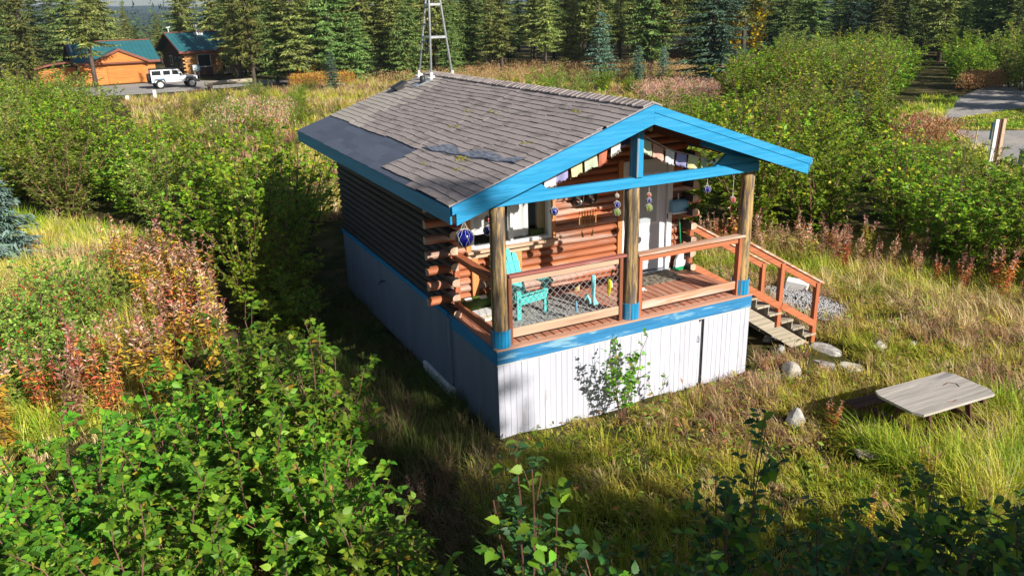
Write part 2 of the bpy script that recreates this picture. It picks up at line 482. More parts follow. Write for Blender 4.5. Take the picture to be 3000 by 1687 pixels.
# ---- deck
bm_ = MB().box((0, 0, 0), (0.13, 1.79, 0.03), None, 0.004).mesh('deck_board', 'deck')
nb = 33
for k in range(nb):
    put('deck_board', bm_, cabin, (0.074 + k * (W - .148) / (nb - 1), 0.115 + .9, DZ - 0.015 + random.uniform(-.002, .002)), (0, 0, random.uniform(-.001, .001)))
MB().boxb((-0.02, -0.022, DZ - .03), (W + .02, 0.113, DZ), .005).build('deck_border_board', 'deckedge', cabin)
MB().boxb((0.03, 0.06, DZ - .09), (W - .03, 1.88, DZ - .04)).build('deck_joist_frame', 'dkgap', cabin)
MB().boxb((-0.012, -0.016, 1.262), (W + .012, 0.022, 1.466), .004).build('deck_fascia', 'blue_worn', cabin)
MB().boxb((-0.012, -0.013, 1.241), (W + .01, 0.02, 1.2605)).build('fascia_edge', 'white_edge', cabin)
MB().boxb((-0.014, 0.024, 1.245), (0.02, 1.85, 1.466), .004).build('deck_fascia', 'blue_y', cabin)
MB().boxb((W - .02, 0.024, 1.245), (W + .012, 1.85, 1.466), .004).build('deck_fascia', 'blue_y', cabin)
MB().boxb((W - .03, 0.03, -.05), (W, 1.85, 1.243)).build('side_skirting', 'white', cabin)

# ---- log walls
CH = 0.1325
prof = [(0.09, 0.0), (0.02, 0.002), (-0.012, 0.014), (-0.034, 0.036), (-0.042, 0.066), (-0.034, 0.096), (-0.012, 0.118), (0.02, 0.1305), (0.09, 0.1325)]
def log_x(x0, x1, z, slope=False, stub0=False, stub1=False):
    m = MB()
    n = len(prof)
    vs = []
    segs = max(1, int((x1 - x0) / .5))
    xs = [x0 + (x1 - x0) * i / segs for i in range(segs + 1)]
    for i, xx in enumerate(xs):
        wob = random.uniform(-.003, .003)
        for py, pz in prof:
            x_ = xx
            if slope:
                lim = (z + pz - (ZR - .16)) / SL      # keep below the roof
                if i == 0: x_ = max(xx, XR + lim)
                if i == segs: x_ = min(xx, XR - lim)
            vs.append((x_, YF + py + (wob if py < 0 else 0), z + pz))
    fs = []
    for i in range(segs):
        for k in range(n):
            k2 = (k + 1) % n
            fs.append((i * n + k, i * n + k2, (i + 1) * n + k2, (i + 1) * n + k))
    fs.append(tuple(range(n - 1, -1, -1))); fs.append(tuple(segs * n + k for k in range(n)))
    m.cur = 0; m.add(vs, fs[:-2])
    o = len(m.v) - len(vs)
    for f in fs[-2:]:
        m.f.append(tuple(i + o for i in f)); m.mi.append(1)
    return m.build('log', ['log', 'log_end'], cabin)
z, i = DZ, 0
while z < ZR - .3:
    a, b = 0.0, W
    if z > 3.62:
        half = (ZR - .16 - z) / SL
        a, b = max(0.0, XR - half), min(W, XR + half)
    if i % 2 == 1 and z < 3.7: a, b = -0.3 - random.uniform(0, .03), W + 0.3 + random.uniform(0, .05)
    cuts = []
    if 2.40 < z + CH * .5 < 3.6: cuts.append((0.44, 2.0))
    if z + CH * .5 < 3.66: cuts.append((3.44, 4.58))
    p = a
    sl = z > 3.62
    for c0, c1 in cuts:
        log_x(p, c0, z, False); p = c1
    log_x(p, b, z, sl)
    z += CH; i += 1
profy = [(x_, z_) for x_, z_ in prof]
def log_y(y0, y1, z, side):
    m = MB()
    n = len(prof)
    vs = []
    ys = [y0, y0 + (y1 - y0) * .3, y0 + (y1 - y0) * .65, y1]
    for yy in ys:
        for px, pz in prof:
            vs.append(((px if side < 0 else W - px), yy, z + pz))
    fs = []
    for i in range(3):
        for k in range(n):
            fs.append((i * n + k, i * n + (k + 1) % n, (i + 1) * n + (k + 1) % n, (i + 1) * n + k))
    m.add(vs, fs)
    m.f += [tuple(range(n)), tuple(3 * n + k for k in range(n))]; m.mi += [1, 1]
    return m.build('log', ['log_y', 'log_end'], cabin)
z, i = DZ, 0
while z < 3.72:
    for side in (-1, 1):
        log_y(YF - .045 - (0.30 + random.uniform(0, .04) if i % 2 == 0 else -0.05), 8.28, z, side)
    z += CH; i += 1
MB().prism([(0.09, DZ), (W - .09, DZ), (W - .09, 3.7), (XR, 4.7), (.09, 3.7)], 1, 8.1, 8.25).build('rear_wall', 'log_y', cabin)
MB().boxb((.1, 2.6, DZ), (W - .1, 2.63, 3.7)).build('interior_backing', 'dkgap', cabin)  # dark backing sheet added behind the window to close off the view

# ---- window behind the porch
wf = MB()
for a, b in (((0.46, 1.86, 2.5), (0.515, 1.99, 3.6)), ((1.935, 1.86, 2.5), (1.99, 1.99, 3.6)), ((0.515, 1.86, 2.5), (1.935, 1.99, 2.55)), ((0.515, 1.86, 3.55), (1.935, 1.99, 3.6))):
    wf.boxb(a, b, .004)
win = wf.build('window', 'whitepaint', cabin)
MB().boxb((1.19, 1.855, 2.552), (1.24, 1.95, 3.548), .004).build('mullion', 'whitepaint', win)
MB().boxb((0.517, 1.92, 2.552), (1.188, 1.926, 3.548)).build('pane', 'glass', win)
MB().boxb((1.242, 1.9, 2.552), (1.933, 1.906, 3.548)).build('pane', 'glass', win)
def curtain(x0, x1, z0, z1, y):
    V, F = [], []
    n = 24
    for k in range(n + 1):
        xx = x0 + (x1 - x0) * k / n
        yy = y + .018 * math.sin(k * .9) * .5 + .01 * math.sin(k * .6)
        V += [(xx, yy, z0), (xx, yy, z1)]
    for k in range(n): F.append((2 * k, 2 * k + 1, 2 * k + 3, 2 * k + 2))
    return MB().add(V, F).build('curtain', 'curtain', win, True)
curtain(0.5, 1.17, 2.7, 3.6, 2.04)
curtain(1.22, 1.62, 2.56, 3.6, 2.02)
MB().boxb((1.8, 2.0, 2.5), (1.98, 2.1, 3.6)).build('jamb', 'paleood', win)
MB().boxb((1.64, 1.97, 2.555), (1.9, 2.06, 2.66), .01).build('sill_tray', 'darkgreen', win)
MB().boxb((1.995, 1.855, 2.42), (2.075, 1.905, 3.66), .005).build('window_casing', 'trim', cabin)
MB().boxb((0.37, 1.855, 2.42), (0.455, 1.905, 3.66), .005).build('window_casing', 'trim', cabin)
MB().boxb((0.35, 1.75, 2.455), (2.1, 1.9, 2.497), .006).build('window_sill', 'trim_x', cabin)
MB().boxb((0.37, 1.835, 2.355), (2.03, 1.87, 2.452), .005).build('window_apron', 'trim_x', cabin)
for bx in (0.5, 1.32):
    MB().boxb((bx - .06, 1.825, DZ), (bx + .06, 1.868, 2.352), .005).build('wall_board', 'trim', cabin)

# ---- door
dr = MB().boxb((3.54, 1.90, 1.545), (4.455, 1.94, 3.575), .004).build('door', 'doorwhite', cabin)
MB().boxb((3.70, 1.888, 2.42), (4.29, 1.899, 3.42), .006).build('door_window_frame', 'whitepaint', dr)
MB().boxb((3.755, 1.882, 2.48), (4.235, 1.8875, 3.36)).build('pane', 'doorglass', dr)
MB().boxb((3.70, 1.89, 1.68), (4.29, 1.8985, 2.28), .006).build('door_panel', 'doorwhite', dr)
MB().ball((3.61, 1.865, 2.45), .03, 10, 7).build('door_knob', 'galv', dr)
MB().boxb((3.62, 1.893, 2.57), (3.66, 1.8995, 2.62)).build('door_lock', 'galv', dr)
df = MB()
for a, b in (((3.46, 1.85, 1.53), (3.538, 1.96, 3.66)), ((4.457, 1.85, 1.53), (4.57, 1.96, 3.66)), ((3.538, 1.85, 3.577), (4.457, 1.96, 3.66))): df.boxb(a, b, .004)
df.build('door_frame', 'whitepaint', cabin)
MB().boxb((3.46, 1.8, 1.5), (4.57, 1.96, 1.529), .004).build('door_sill', 'galv', cabin)
MB().boxb((3.36, 1.845, 1.5), (3.455, 1.9, 3.7), .004).build('door_casing', 'trim', cabin)
for hz_ in (1.8, 2.55, 3.3):
    MB().boxb((4.452, 1.84, hz_ - .05), (4.47, 1.849, hz_ + .05)).build('hinge', 'black', cabin)

# ---- roof boards
T = 0.13
for sgn, nm in ((-1, 0), (1, 1)):
    xe = XR + sgn * (XR - XE - .03)
    MB().prism([(xe, rz(xe) - .012), (XR, ZR - .012), (XR, ZR - .012 - T), (xe, rz(xe) - .012 - T)], 1, Y0 + .03, Y1 - .03).build('roof_deck', 'soffit', cabin)
for ry in np.arange(0.35, 1.9, 0.42):
    for sgn in (-1, 1):
        xe = XR + sgn * 3.0
        MB().bar((XR + sgn * .06, ry, ZR - .2), (xe, ry, rz(xe) - .19), .045, .1).build('rafter', 'soffit', cabin)
MB().boxb((2.39, -0.1, 4.5), (2.51, YF, 4.66), .006).build('ridge_pole', 'soffit', cabin)
MB().bar((2.63, -.02, 4.5), (2.6, -.05, 4.68), .05, .07, .004, upv=(0, 1, 0)).build('ridge_block', 'paleood', cabin)

# ---- blue rake boards (two steps each side), eave boards
for sgn in (-1, 1):
    xe = XR + sgn * (XR - XE)
    def quad(t, b, xa, xb): return [(xa, rz(xa) - t), (xb, rz(xb) - t), (xb, rz(xb) - b), (xa, rz(xa) - b)]
    MB().prism(quad(-.012, .098, XR + sgn * .001, xe), 1, -.374, -.326).build('rake_trim', 'blue', cabin)
    MB().prism(quad(.0985, .268, XR + sgn * .001, xe - sgn * .06), 1, -.362, -.326).build('rake_board', 'blue', cabin)
    MB().prism(quad(.0, .2, XR + sgn * .001, xe), 1, Y1 - .02, Y1 + .02).build('rake_board', 'blue', cabin)
MB().boxb((XE - .018, -.323, ZE - .235), (XE + .012, Y1 - .03, ZE - .012), .004).build('eave_board', 'blue_y', cabin)
xe = 2 * XR - XE
MB().boxb((xe - .012, -.323, ZE - .2), (xe + .016, Y1 - .03, ZE - .012), .004).build('eave_board', 'blue_y', cabin)
gp = [(xe + .02 + .055 + .055 * math.cos(a), ZE - .06 + .055 * math.sin(a) * 1.2) for a in np.linspace(math.pi, 2 * math.pi, 9)]
MB().prism(gp, 1, -.26, Y1 - .1).build('gutter', 'whitepaint', cabin)

# ---- porch truss and posts
MB().boxb((0.0, 0.03, 3.644), (W, 0.12, 3.80), .006).build('tie_beam', 'blue', cabin)
MB().boxb((2.425, 0.0, 3.802), (2.545, 0.2, 4.62), .006).build('king_post', 'blue_z', cabin)
for sgn in (-1, 1):
    g = [(0.02, 3.70), (0.02, 3.79), (0.70, 3.955), (0.90, 3.802), (0.55, 3.802), (0.12, 3.802)]
    g = [(0.02, 3.803), (0.02, 3.835), (0.69, 3.985), (0.92, 3.803)]
    g = [(XR + sgn * (XR - a), b) for a, b in g]
    MB().prism(g, 1, .045, .105).build('gusset', 'blue', cabin)
    if sgn < 0: continue
    xa, xb = XR + sgn * 2.44, XR + sgn * 1.35
    MB().bar((xa, .16, rz(xa) - .24), (xb, .16, rz(xb) - .24), .09, .15).build('porch_rafter', 'blue', cabin)
def log_post(x, y, r=0.118):
    pts, rs = [], []
    n = 12
    for k in range(n + 1):
        t = k / n
        pts.append((x + random.uniform(-.005, .005), y + random.uniform(-.005, .005), DZ + t * (3.642 - DZ)))
        rs.append(r * (1.03 - .06 * t + random.uniform(-.03, .03)))
    p = MB().tube(pts, rs, 14, jit=.025).build('porch_post', 'postlog', cabin, True)
    nS = 18
    for k in range(nS):
        a = 2 * math.pi * k / nS
        MB().box((x + .143 * math.cos(a), y + .143 * math.sin(a), DZ + .137), (.014, .047, .27), Euler((0, 0, a)), .002).build('collar_slat', 'blue_z', p)
    return p
for px in (0.13, 2.45, 4.77): log_post(px, 0.14)

# ---- railings
rl = thing('porch_railing', 'red-brown porch railing with wire mesh between the first two log posts', 'railing', (0, 0, DZ))
MB().boxb((0.26, .06, 1.055), (2.33, .17, 1.095), .006).build('top_rail', 'cap_red', rl)
MB().boxb((0.29, .1, 0.955), (2.25, .14, 1.052), .004).build('upper_board', 'lowrail', rl)
MB().boxb((0.305, .08, 0.11), (2.2, .125, 0.25), .006).build('low_rail', 'lowrail', rl)
for px in (0.275, 2.235): MB().boxb((px - .03, .07, 0.001), (px + .03, .15, 1.052), .004).build('rail_post', 'brownpost', rl)
net = MB()
x0, x1, z0, z1 = 0.31, 2.2, 0.251, 0.953
d = 0.118
for sg in (1, -1):
    t = -2.0
    while t < 3.5:
        # z = z0 + sg * (x - x0 - t)
        pts = []
        for xx in (x0, x1):
            zz = z0 + sg * (xx - x0 - t) * 1.0
            if z0 <= zz <= z1: pts.append((xx, zz))
        for zz in (z0, z1):
            xx = x0 + t + sg * (zz - z0)
            if x0 < xx < x1: pts.append((xx, zz))
        if len(pts) >= 2 and (pts[0][0] - pts[1][0]) ** 2 > 1e-4:
            (a, b), (c, e) = pts[:2]
            net.tube([(a, .105 + sg * .003, b), (c, .105 + sg * .003, e)], 0.0036, 4, False)
        t += d
net.build('wire_mesh', 'galv', rl)

rr = thing('porch_railing', 'orange-brown open porch railing between the middle post and the stairs', 'railing', (0, 0, DZ))
MB().boxb((2.53, .03, 1.03), (4.72, .19, 1.07), .006).build('top_rail', 'rail_cap', rr)
MB().boxb((2.6, .09, 0.93), (4.62, .13, 1.028), .004).build('upper_board', 'rail', rr)
MB().boxb((2.65, .08, 0.11), (4.6, .125, 0.25), .006).build('low_rail', 'rail_cap', rr)
for px in (2.6, 4.645): MB().boxb((px - .03, .06, 0.001), (px + .03, .16, 1.028), .004).build('rail_post', 'rail_z', rr)

rs_ = thing('porch_railing', 'short orange-brown side railing between the corner post and the log wall', 'railing', (0, 0, DZ))
MB().boxb((0.03, .3, 1.03), (0.16, 1.72, 1.068), .006).build('top_rail', 'rail_y', rs_)
MB().boxb((0.07, .3, 0.94), (0.11, 1.63, 1.028), .004).build('upper_board', 'rail_y', rs_)
MB().boxb((0.06, .3, 0.1), (0.105, 1.63, 0.23), .006).build('low_rail', 'rail_y', rs_)
MB().boxb((0.05, 1.64, 0.001), (0.14, 1.72, 1.028), .004).build('rail_post', 'rail_z', rs_)

# ---- stairs at the far end of the deck
st = thing('stairs', 'weathered wooden porch stairs with orange-brown handrails running down to the gravel', 'stairs', (4.9, 0, 0))
ns = 6
for k in range(ns):
    zt = 1.3 - k * 0.2
    xt = 0.06 + k * 0.31
    for q in range(2):
        MB().boxb((xt + q * .155, .2, zt - .04), (xt + .15 + q * .155, 1.66, zt), .005).build('tread', 'greywood', st)
for k in range(ns): MB().boxb((.06 + k * .31 + .285, .22, 1.3 - (k + 1) * .2), (.06 + k * .31 + .303, 1.64, 1.3 - k * .2 - .042)).build('riser', 'greywood', st)
for ys in (.27, .93, 1.58):
    MB().prism([(0.02, 1.24), (0.02, 1.0), (1.62, -.08), (1.97, -.08), (1.97, .0)], 1, ys - .02, ys + .02).build('stringer', 'greywood', st)
def hand(y, xs, tops, bots):
    MB().bar((xs[0] - .02, y, tops[0] + .02), (xs[-1] + .14, y, tops[-1] - .055), .1, .038, .004).build('handrail', 'rail_cap', st)
    MB().bar((xs[0], y, tops[0] - .075), (xs[-1], y, tops[-1] - .075), .04, .11, .004).build('under_rail', 'rail', st)
    for k in range(len(xs)):
        MB().boxb((xs[k] - .045, y - .045, bots[k]), (xs[k] + .045, y + .045, tops[k] - .02), .004).build('rail_post', 'rail_z', st)
    for k in range(len(xs) - 1):
        MB().bar((xs[k] + .03, y - .04, tops[k] - .83), (xs[k + 1] - .02, y - .04, tops[k + 1] - .83), .04, .12, .004).build('low_rail', 'rail', st)
hand(.25, [-0.08, .93, 1.86], [2.44, 1.86, 1.33], [1.502, .62, .1])
hand(1.66, [-0.03, 1.86], [2.40, 1.33], [1.502, .1])

# ---- shingles, left slope: the nearest 300 are parts, the rest one part
NC = 25
ex = (XR - XE) / NC
sh_meshes = {}
def shingle_mesh(wd, kind):
    key = (round(wd, 1), kind)
    if key not in sh_meshes:
        m = MB()
        t = .027 if kind != 'shingle_new' else .007
        L = ex / math.cos(ANG) + .05
        n = 4
        vs = []
        for k in range(n + 1):
            yy = key[0] * (k / n - .5)
            j = random.uniform(-.006, .006)
            vs += [(-L / 2 + j, yy, 0.0), (-L / 2 + j, yy, t), (L / 2, yy, t * .35), (L / 2, yy, 0.0)]
        fs = []
        for k in range(n):
            o = 4 * k
            fs += [(o, o + 1, o + 5, o + 4), (o + 1, o + 2, o + 6, o + 5), (o + 3, o, o + 4, o + 7)]
        fs += [(0, 3, 2, 1), (4 * n, 4 * n + 1, 4 * n + 2, 4 * n + 3)]
        m.add(vs, fs)
        if kind == 'shingle':
            for q in range(n): m.mi[3 * q] = 1
        sh_meshes[key] = m.mesh('shingle', [kind, 'shingle_edge'] if kind == 'shingle' else kind)
    return sh_meshes[key]
rows = []
for c in range(NC):
    x_but = XE - .02 + c * ex
    y = Y0 - .02 + random.uniform(-.3, 0)
    while y < Y1:
        wd = random.choice((.4, .5, .6, .7, .8))
        if c < 6 and y < 2.8 < y + wd - .05: wd = 2.8 - y
        elif c == 0 and y < 1.35 < y + wd - .05: wd = 1.35 - y
        ya, yb = max(y, Y0 + .01), min(y + wd, Y1)
        y += wd
        if yb - ya < .1: continue
        yc = (ya + yb) / 2
        kind = 'shingle'
        if c < 6 and yc > 2.8: kind = 'shingle_new'
        elif c == 0 and yc > 1.35: kind = 'shingle_new'
        elif yc > 6.5 + random.uniform(-.25, .25) + (c - 6) * .02 and random.random() < .9: kind = 'shingle_pale'
        wave = .018 * math.sin(yc * 1.7 + 1) + .01 * math.sin(yc * 4.1 + c * .5) if kind != 'shingle_new' else 0
        rows.append((yc + c * .08, x_but + wave, yc, yb - ya, kind))
rows.sort(key=lambda r: r[0])
rest = {k: MB() for k in ('shingle', 'shingle_pale', 'shingle_new')}
L = ex / math.cos(ANG) + .05
for k, (_, xb, yc, wd, kind) in enumerate(rows):
    xc = xb + L / 2 * math.cos(ANG)
    zc = rz(xc) + .003
    me = shingle_mesh(wd, kind)
    sy = wd / max(v.co.y * 2 for v in me.vertices) * 1.0
    rotm = Euler((random.uniform(-.002, .002), -ANG - .03, random.uniform(-.006, .006) + .018 * 1.7 * math.cos(yc * 1.7 + 1) * -0.7 * (kind != 'shingle_new')))
    if k < 300:
        put('shingle', me, cabin, (xc, yc, zc), rotm, (1, sy, 1))
    else:
        Q = rotm.to_matrix()
        vs = [Q @ Vector((v.co.x, v.co.y * sy, v.co.z)) + Vector((xc, yc, zc)) for v in me.vertices]
        for p in me.polygons:
            rest[kind].cur = p.material_index
            rest[kind].f.append(tuple(i + len(rest[kind].v) for i in p.vertices)); rest[kind].mi.append(p.material_index)
        rest[kind].v += [tuple(v) for v in vs]
for kind, m in rest.items():
    if m.v: m.build('roof_shingles', [kind, 'shingle_edge'], cabin, kind='stuff')
# far slope: one covering with course steps
V, F = [], []
for c in range(NC):
    xa, xb = 2 * XR - (XE - .02 + c * ex), 2 * XR - (XE - .02 + (c + 1) * ex)
    o = len(V)
    V += [(xa, Y0 + .01, rz(xa) + .016), (xa, Y1, rz(xa) + .016), (xb, Y1, rz(xb) + .004), (xb, Y0 + .01, rz(xb) + .004), (xa, Y0 + .01, rz(xa)), (xa, Y1, rz(xa))]
    F += [(o, o + 1, o + 2, o + 3), (o, o + 4, o + 5, o + 1)]
MB().add(V, F).build('far_slope_shingles', 'shingle', cabin, kind='stuff')
# ridge caps
capm = []
for q in range(4):
    m = MB()
    w_, l_, t = .17, .30, .022
    j = [random.uniform(-.012, .012) for _ in range(6)]
    V = [(-w_, j[0], -w_ * SL), (0, j[1], 0), (w_, j[2], -w_ * SL), (-w_, l_, -w_ * SL - .03), (0, l_, -.03), (w_, l_, -w_ * SL - .03)]
    V += [(a, b, c + t) for a, b, c in V]
    F = [(6, 7, 10, 9), (7, 8, 11, 10), (0, 1, 7, 6), (1, 2, 8, 7), (0, 6, 9, 3), (2, 5, 11, 8), (0, 3, 4, 1), (1, 4, 5, 2), (3, 9, 10, 4), (4, 10, 11, 5)]
    m.add(V, F); capm.append(m.mesh('ridge_shingle', 'shingle'))
yy = Y0 + .0
while yy < Y1 - .2:
    put('ridge_shingle', random.choice(capm), cabin, (XR + random.uniform(-.01, .01), yy, ZR + .03 + random.uniform(0, .008)), (0, random.uniform(-.03, .03), random.uniform(-.05, .05)))
    yy += .142
# torn felt strip and moss
V, F = [], []
n = 26
for k in range(n + 1):
    t = k / n
    yy = 2.75 - 2.75 * t
    xb = .03 + .34 * t ** 1.3 + .015 * math.sin(k * 1.1)
    wd = (.1 + .16 * abs(math.sin(t * 7.5)) * (1 - .4 * t) + random.uniform(-.02, .02)) * min(1, 6 * t + .15)
    for q, (dx, h) in enumerate(((-.005, .022), (0, .046 + .006 * math.sin(k * .8)), (wd * .5, .043), (wd, .036))):
        V.append((xb + dx, yy, rz(xb + dx) + h))
for k in range(n):
    for q in range(3):
        F.append((4 * k + q, 4 * k + q + 1, 4 * k + 5 + q, 4 * k + 4 + q))
MB().add(V, F).build('torn_felt', 'felt', cabin, kind='stuff')
ms = MB()
for mx_, my, r, n in ((1.29, 3.7, .16, 9), (1.45, 2.87, .16, 8), (.78, 3.19, .14, 8), (.12, 1.41, .14, 10), (.14, 1.12, .16, 12), (-.1, .9, .1, 5), (.9, .6, .12, 5), (1.9, .9, .1, 5), (-.25, 1.9, .1, 4)):
    for q in range(n):
        a, b = mx_ + random.gauss(0, r * .25), my + random.gauss(0, r * .7)
        ms.ball((a, b, rz(a) + .018), random.uniform(.015, .035), 6, 4, (1, 1, .6), .3)
ms.build('moss', 'moss', cabin, kind='stuff')

# ---- things on the roof
vp = thing('vent_pipe', 'short black vent pipe with silver flashing beside the antenna tower', 'vent', (1.95, 7.66, rz(1.95)))
MB().tube([(0, 0, 0), (0, 0, .17)], .06, 14).tube([(0, 0, .0), (0, 0, .05)], [.11, .065], 14).build('pipe', 'black', vp, True)
MB().box((-.02, 0, .022), (.42, .36, .006), Euler((0, -ANG, 0))).build('flashing', 'galv', vp)
bv = thing('roof_vent', 'dark square roof vent hood low on the shingles', 'vent', (1.5, 8.0, rz(1.5)))
MB().box((0, 0, .05), (.2, .22, .1), Euler((0, -ANG, 0)), .01).build('vent_base', 'black', bv)
MB().box((.0, 0, .125), (.34, .32, .055), Euler((0, -ANG - .12, 0)), .015).build('vent_hood', 'black', bv)
tw = thing('antenna_tower', 'slim silver three-legged antenna tower standing on the cabin ridge', 'tower', (0, 0, 0))
L1, L2, L3 = ((2.17, 8.47, 4.83), (2.36, 8.26, 6.5)), ((2.16, 7.65, 4.82), (2.29, 7.87, 6.5)), ((2.76, 7.83, 4.82), (2.58, 7.93, 6.5))
def lp(Lg, z):
    a, b = Vector(Lg[0]), Vector(Lg[1])
    return a + (b - a) * (z - a.z) / (b.z - a.z)
for Lg in (L1, L2, L3): MB().tube([lp(Lg, Lg[0][2]), lp(Lg, 9.0)], .026, 8).build('tower_leg', 'galv', tw, True)
for Lg in (L1, L2, L3):
    p = lp(Lg, Lg[0][2] + .03)
    MB().box(p, (.15, .11, .06), Euler((0, -ANG if Lg is not L3 else ANG, .3)), .008).tube([p, p + Vector((0, 0, .12))], .038, 8).build('foot_bracket', 'whitepaint', tw)
for zb in (5.72, 6.42, 7.2, 8.0):
    for a, b in ((L1, L2), (L2, L3), (L3, L1)):
        MB().bar(lp(a, zb), lp(b, zb), .02, .05).build('cross_bar', 'galv', tw)
for zb in (5.62, 6.0, 6.36, 6.75, 7.1):
    MB().bar(lp(L1, zb), lp(L2, zb), .03, .035).build('rung', 'galv_dark', tw)
cb = MB().torus((2.23, 8.0, 5.52), .14, .016, 22, 6, Euler((R(90), 0, R(80))))
tag(cb.build('cable_coil', 'black'), 'black coil of cable hung on the tower rung', 'cable')
# ================================================================ things on the porch
ch = thing('adirondack_chair', 'turquoise wooden slatted armchair facing out behind the wire mesh', 'chair', (1.11, 0.98, DZ + .012), R(13))
for sx in (-1, 1):
    MB().boxb((sx * .29 - .045, -.03, 0), (sx * .29 + .045, .005, .52), .004).build('leg', 'turq', ch)
    MB().prism([(0.0, .37), (0.0, .28), (.74, 0.0), (.84, 0.0), (.5, .2)], 0, sx * .25 - .013, sx * .25 + .013).build('side_board', 'turq', ch)
    MB().prism([(.62, 0), (.70, 0), (.64, .53), (.56, .53)], 0, sx * .29 - .013, sx * .29 + .013).build('leg', 'turq', ch)
    arm = [(sx * .22, -.09), (sx * .40, -.09), (sx * .42, .1), (sx * .37, .45), (sx * .33, .72), (sx * .25, .72), (sx * .24, .3)]
    MB().prism(arm, 2, .521, .546).build('arm', 'turq', ch)
    MB().prism([(.0, .52), (.13, .52), (.02, .3), (.0, .3)], 0, sx * .335 - .012, sx * .335 + .012).build('arm_bracket', 'turq', ch)
MB().boxb((-.29, -.055, .25), (.29, -.03, .375), .004).build('front_board', 'turq', ch)
for k in range(6):
    y_, z_ = .01 + k * .082, .385 - k * .031
    MB().box((0, y_, z_), (.56, .076, .02), Euler((-.36, 0, 0)), .003).build('seat_slat', 'turq', ch)
hts = (.74, .83, .86, .83, .74)
for k in range(5):
    xk = (k - 2) * .1035
    n = 6
    top = hts[k]
    poly = [(xk - .05, 0), (xk + .05, 0), (xk * 1.12 + .052, top - .04), (xk * 1.12 + .03, top), (xk * 1.12 - .03, top), (xk * 1.12 - .052, top - .04)]
    V = []
    for t in (0, .02):
        for a, b in poly: V.append((a, .42 + b * .40 + t * .9, .20 + b * .915 - t * .4))
    F = [tuple(range(5, -1, -1)), tuple(range(6, 12))] + [(i, (i + 1) % 6, 6 + (i + 1) % 6, 6 + i) for i in range(6)]
    MB().add(V, F).build('back_slat', 'turq', ch)
MB().box((0, .66, .70), (.58, .03, .07)).build('back_rail', 'turq', ch)

rg = MB().box((1.42, 1.07, DZ + .006), (1.72, 1.02, .01), Euler((0, 0, .06)), .003).build('rug', 'rug')
tag(rg, 'flat grey patterned rug on the deck beneath the turquoise armchair', 'rug')
dm = MB().box((4.0, 1.52, DZ + .008), (.92, .55, .014), Euler((0, 0, -.03)), .004).build('doormat', 'mat_')
tag(dm, 'patterned doormat lying before the white front door', 'doormat')
gr = thing('rolled_mat', 'dark green rolled mat with pale tags by the log wall', 'mat', (.50, 1.72, DZ + .122))
MB().tube([(-.31, 0, 0), (.33, .0, 0)], .12, 14).build('roll', 'darkgreen', gr, True)
for tx in (-.22, .05): MB().box((tx, -.06, .108), (.12, .07, .004), Euler((.5, 0, 0))).build('tag', 'whitepaint', gr)
cbx = thing('cardboard_sheet', 'pale folded cardboard box lying on the deck behind the corner post', 'cardboard', (.52, 1.36, DZ + .002))
MB().box((0, 0, .03), (.44, .44, .05), Euler((0, 0, .1)), .004).build('box_body', 'cardboard', cbx)
MB().box((.0, .07, .059), (.46, .26, .006), Euler((.03, 0, .1))).build('flap', 'whitepaint', cbx)
br = thing('broom', 'green-handled broom with white bristles leaning on the log wall by the door', 'broom', (4.72, 1.72, DZ + .002))
MB().tube([(0, 0, .3), (-.04, .1, 1.32)], .013, 8).build('handle', 'greenplastic', br, True)
MB().tube([(-.04, .1, 1.32), (-.043, .107, 1.46)], .015, 8).build('grip', 'whitepaint', br, True)
MB().prism([(-.06, .32), (.06, .32), (.13, .2), (-.13, .2)], 1, -.02, .03).build('cap', 'whitepaint', br)
MB().prism([(-.125, .2), (.125, .2), (.19, .0), (-.15, .0)], 1, -.03, .04).build('bristles', 'curtain', br)
MB().prism([(-.15, .07), (.17, .07), (.193, .0), (-.153, .0)], 1, -.033, .043).build('bristle_tips', 'greenplastic', br)
mb = thing('mailbox', 'pale blue wall mailbox with a rounded end next to the door', 'mailbox', (4.70, 1.80, 2.63))
MB().prism([(-.07, 0), (.07, 0), (.07, .15), (.05, .2), (0, .225), (-.05, .2), (-.07, .15)], 0, -.2, .12).build('mailbox_body', 'bluegrey', mb)
MB().prism([(-.08, -.012), (.08, -.012), (.08, .16), (.055, .215), (0, .24), (-.055, .215), (-.08, .16)], 0, .121, .14).build('mailbox_door', 'bluegrey', mb)
MB().boxb((-.21, -.09, -.03), (.13, .08, -.001)).build('shelf', 'whitepaint', mb)
MB().torus((.09, -.085, .03), .03, .008, 12, 6, Euler((R(90), 0, 0))).build('flag_ring', 'black', mb)
dp = MB().box((4.86, 1.78, DZ + .22), (.05, .2, .3), Euler((.4, .1, 0)), .01).build('dustpan', 'turq')
tag(dp, 'turquoise dustpan propped behind the broom', 'dustpan')
sl = thing('seashell', 'small white spiral shell on the deck boards near the middle post', 'shell', (3.37, 1.05, DZ))
MB().ball((0, 0, .035), .04, 10, 7, (1.1, .8, .8), .05).build('shell_body', 'whitepaint', sl, True)
MB().tube([(.02, -.02, .03), (.05, -.05, .02)], [.02, .008], 8).build('shell_lip', 'cardboard', sl, True)

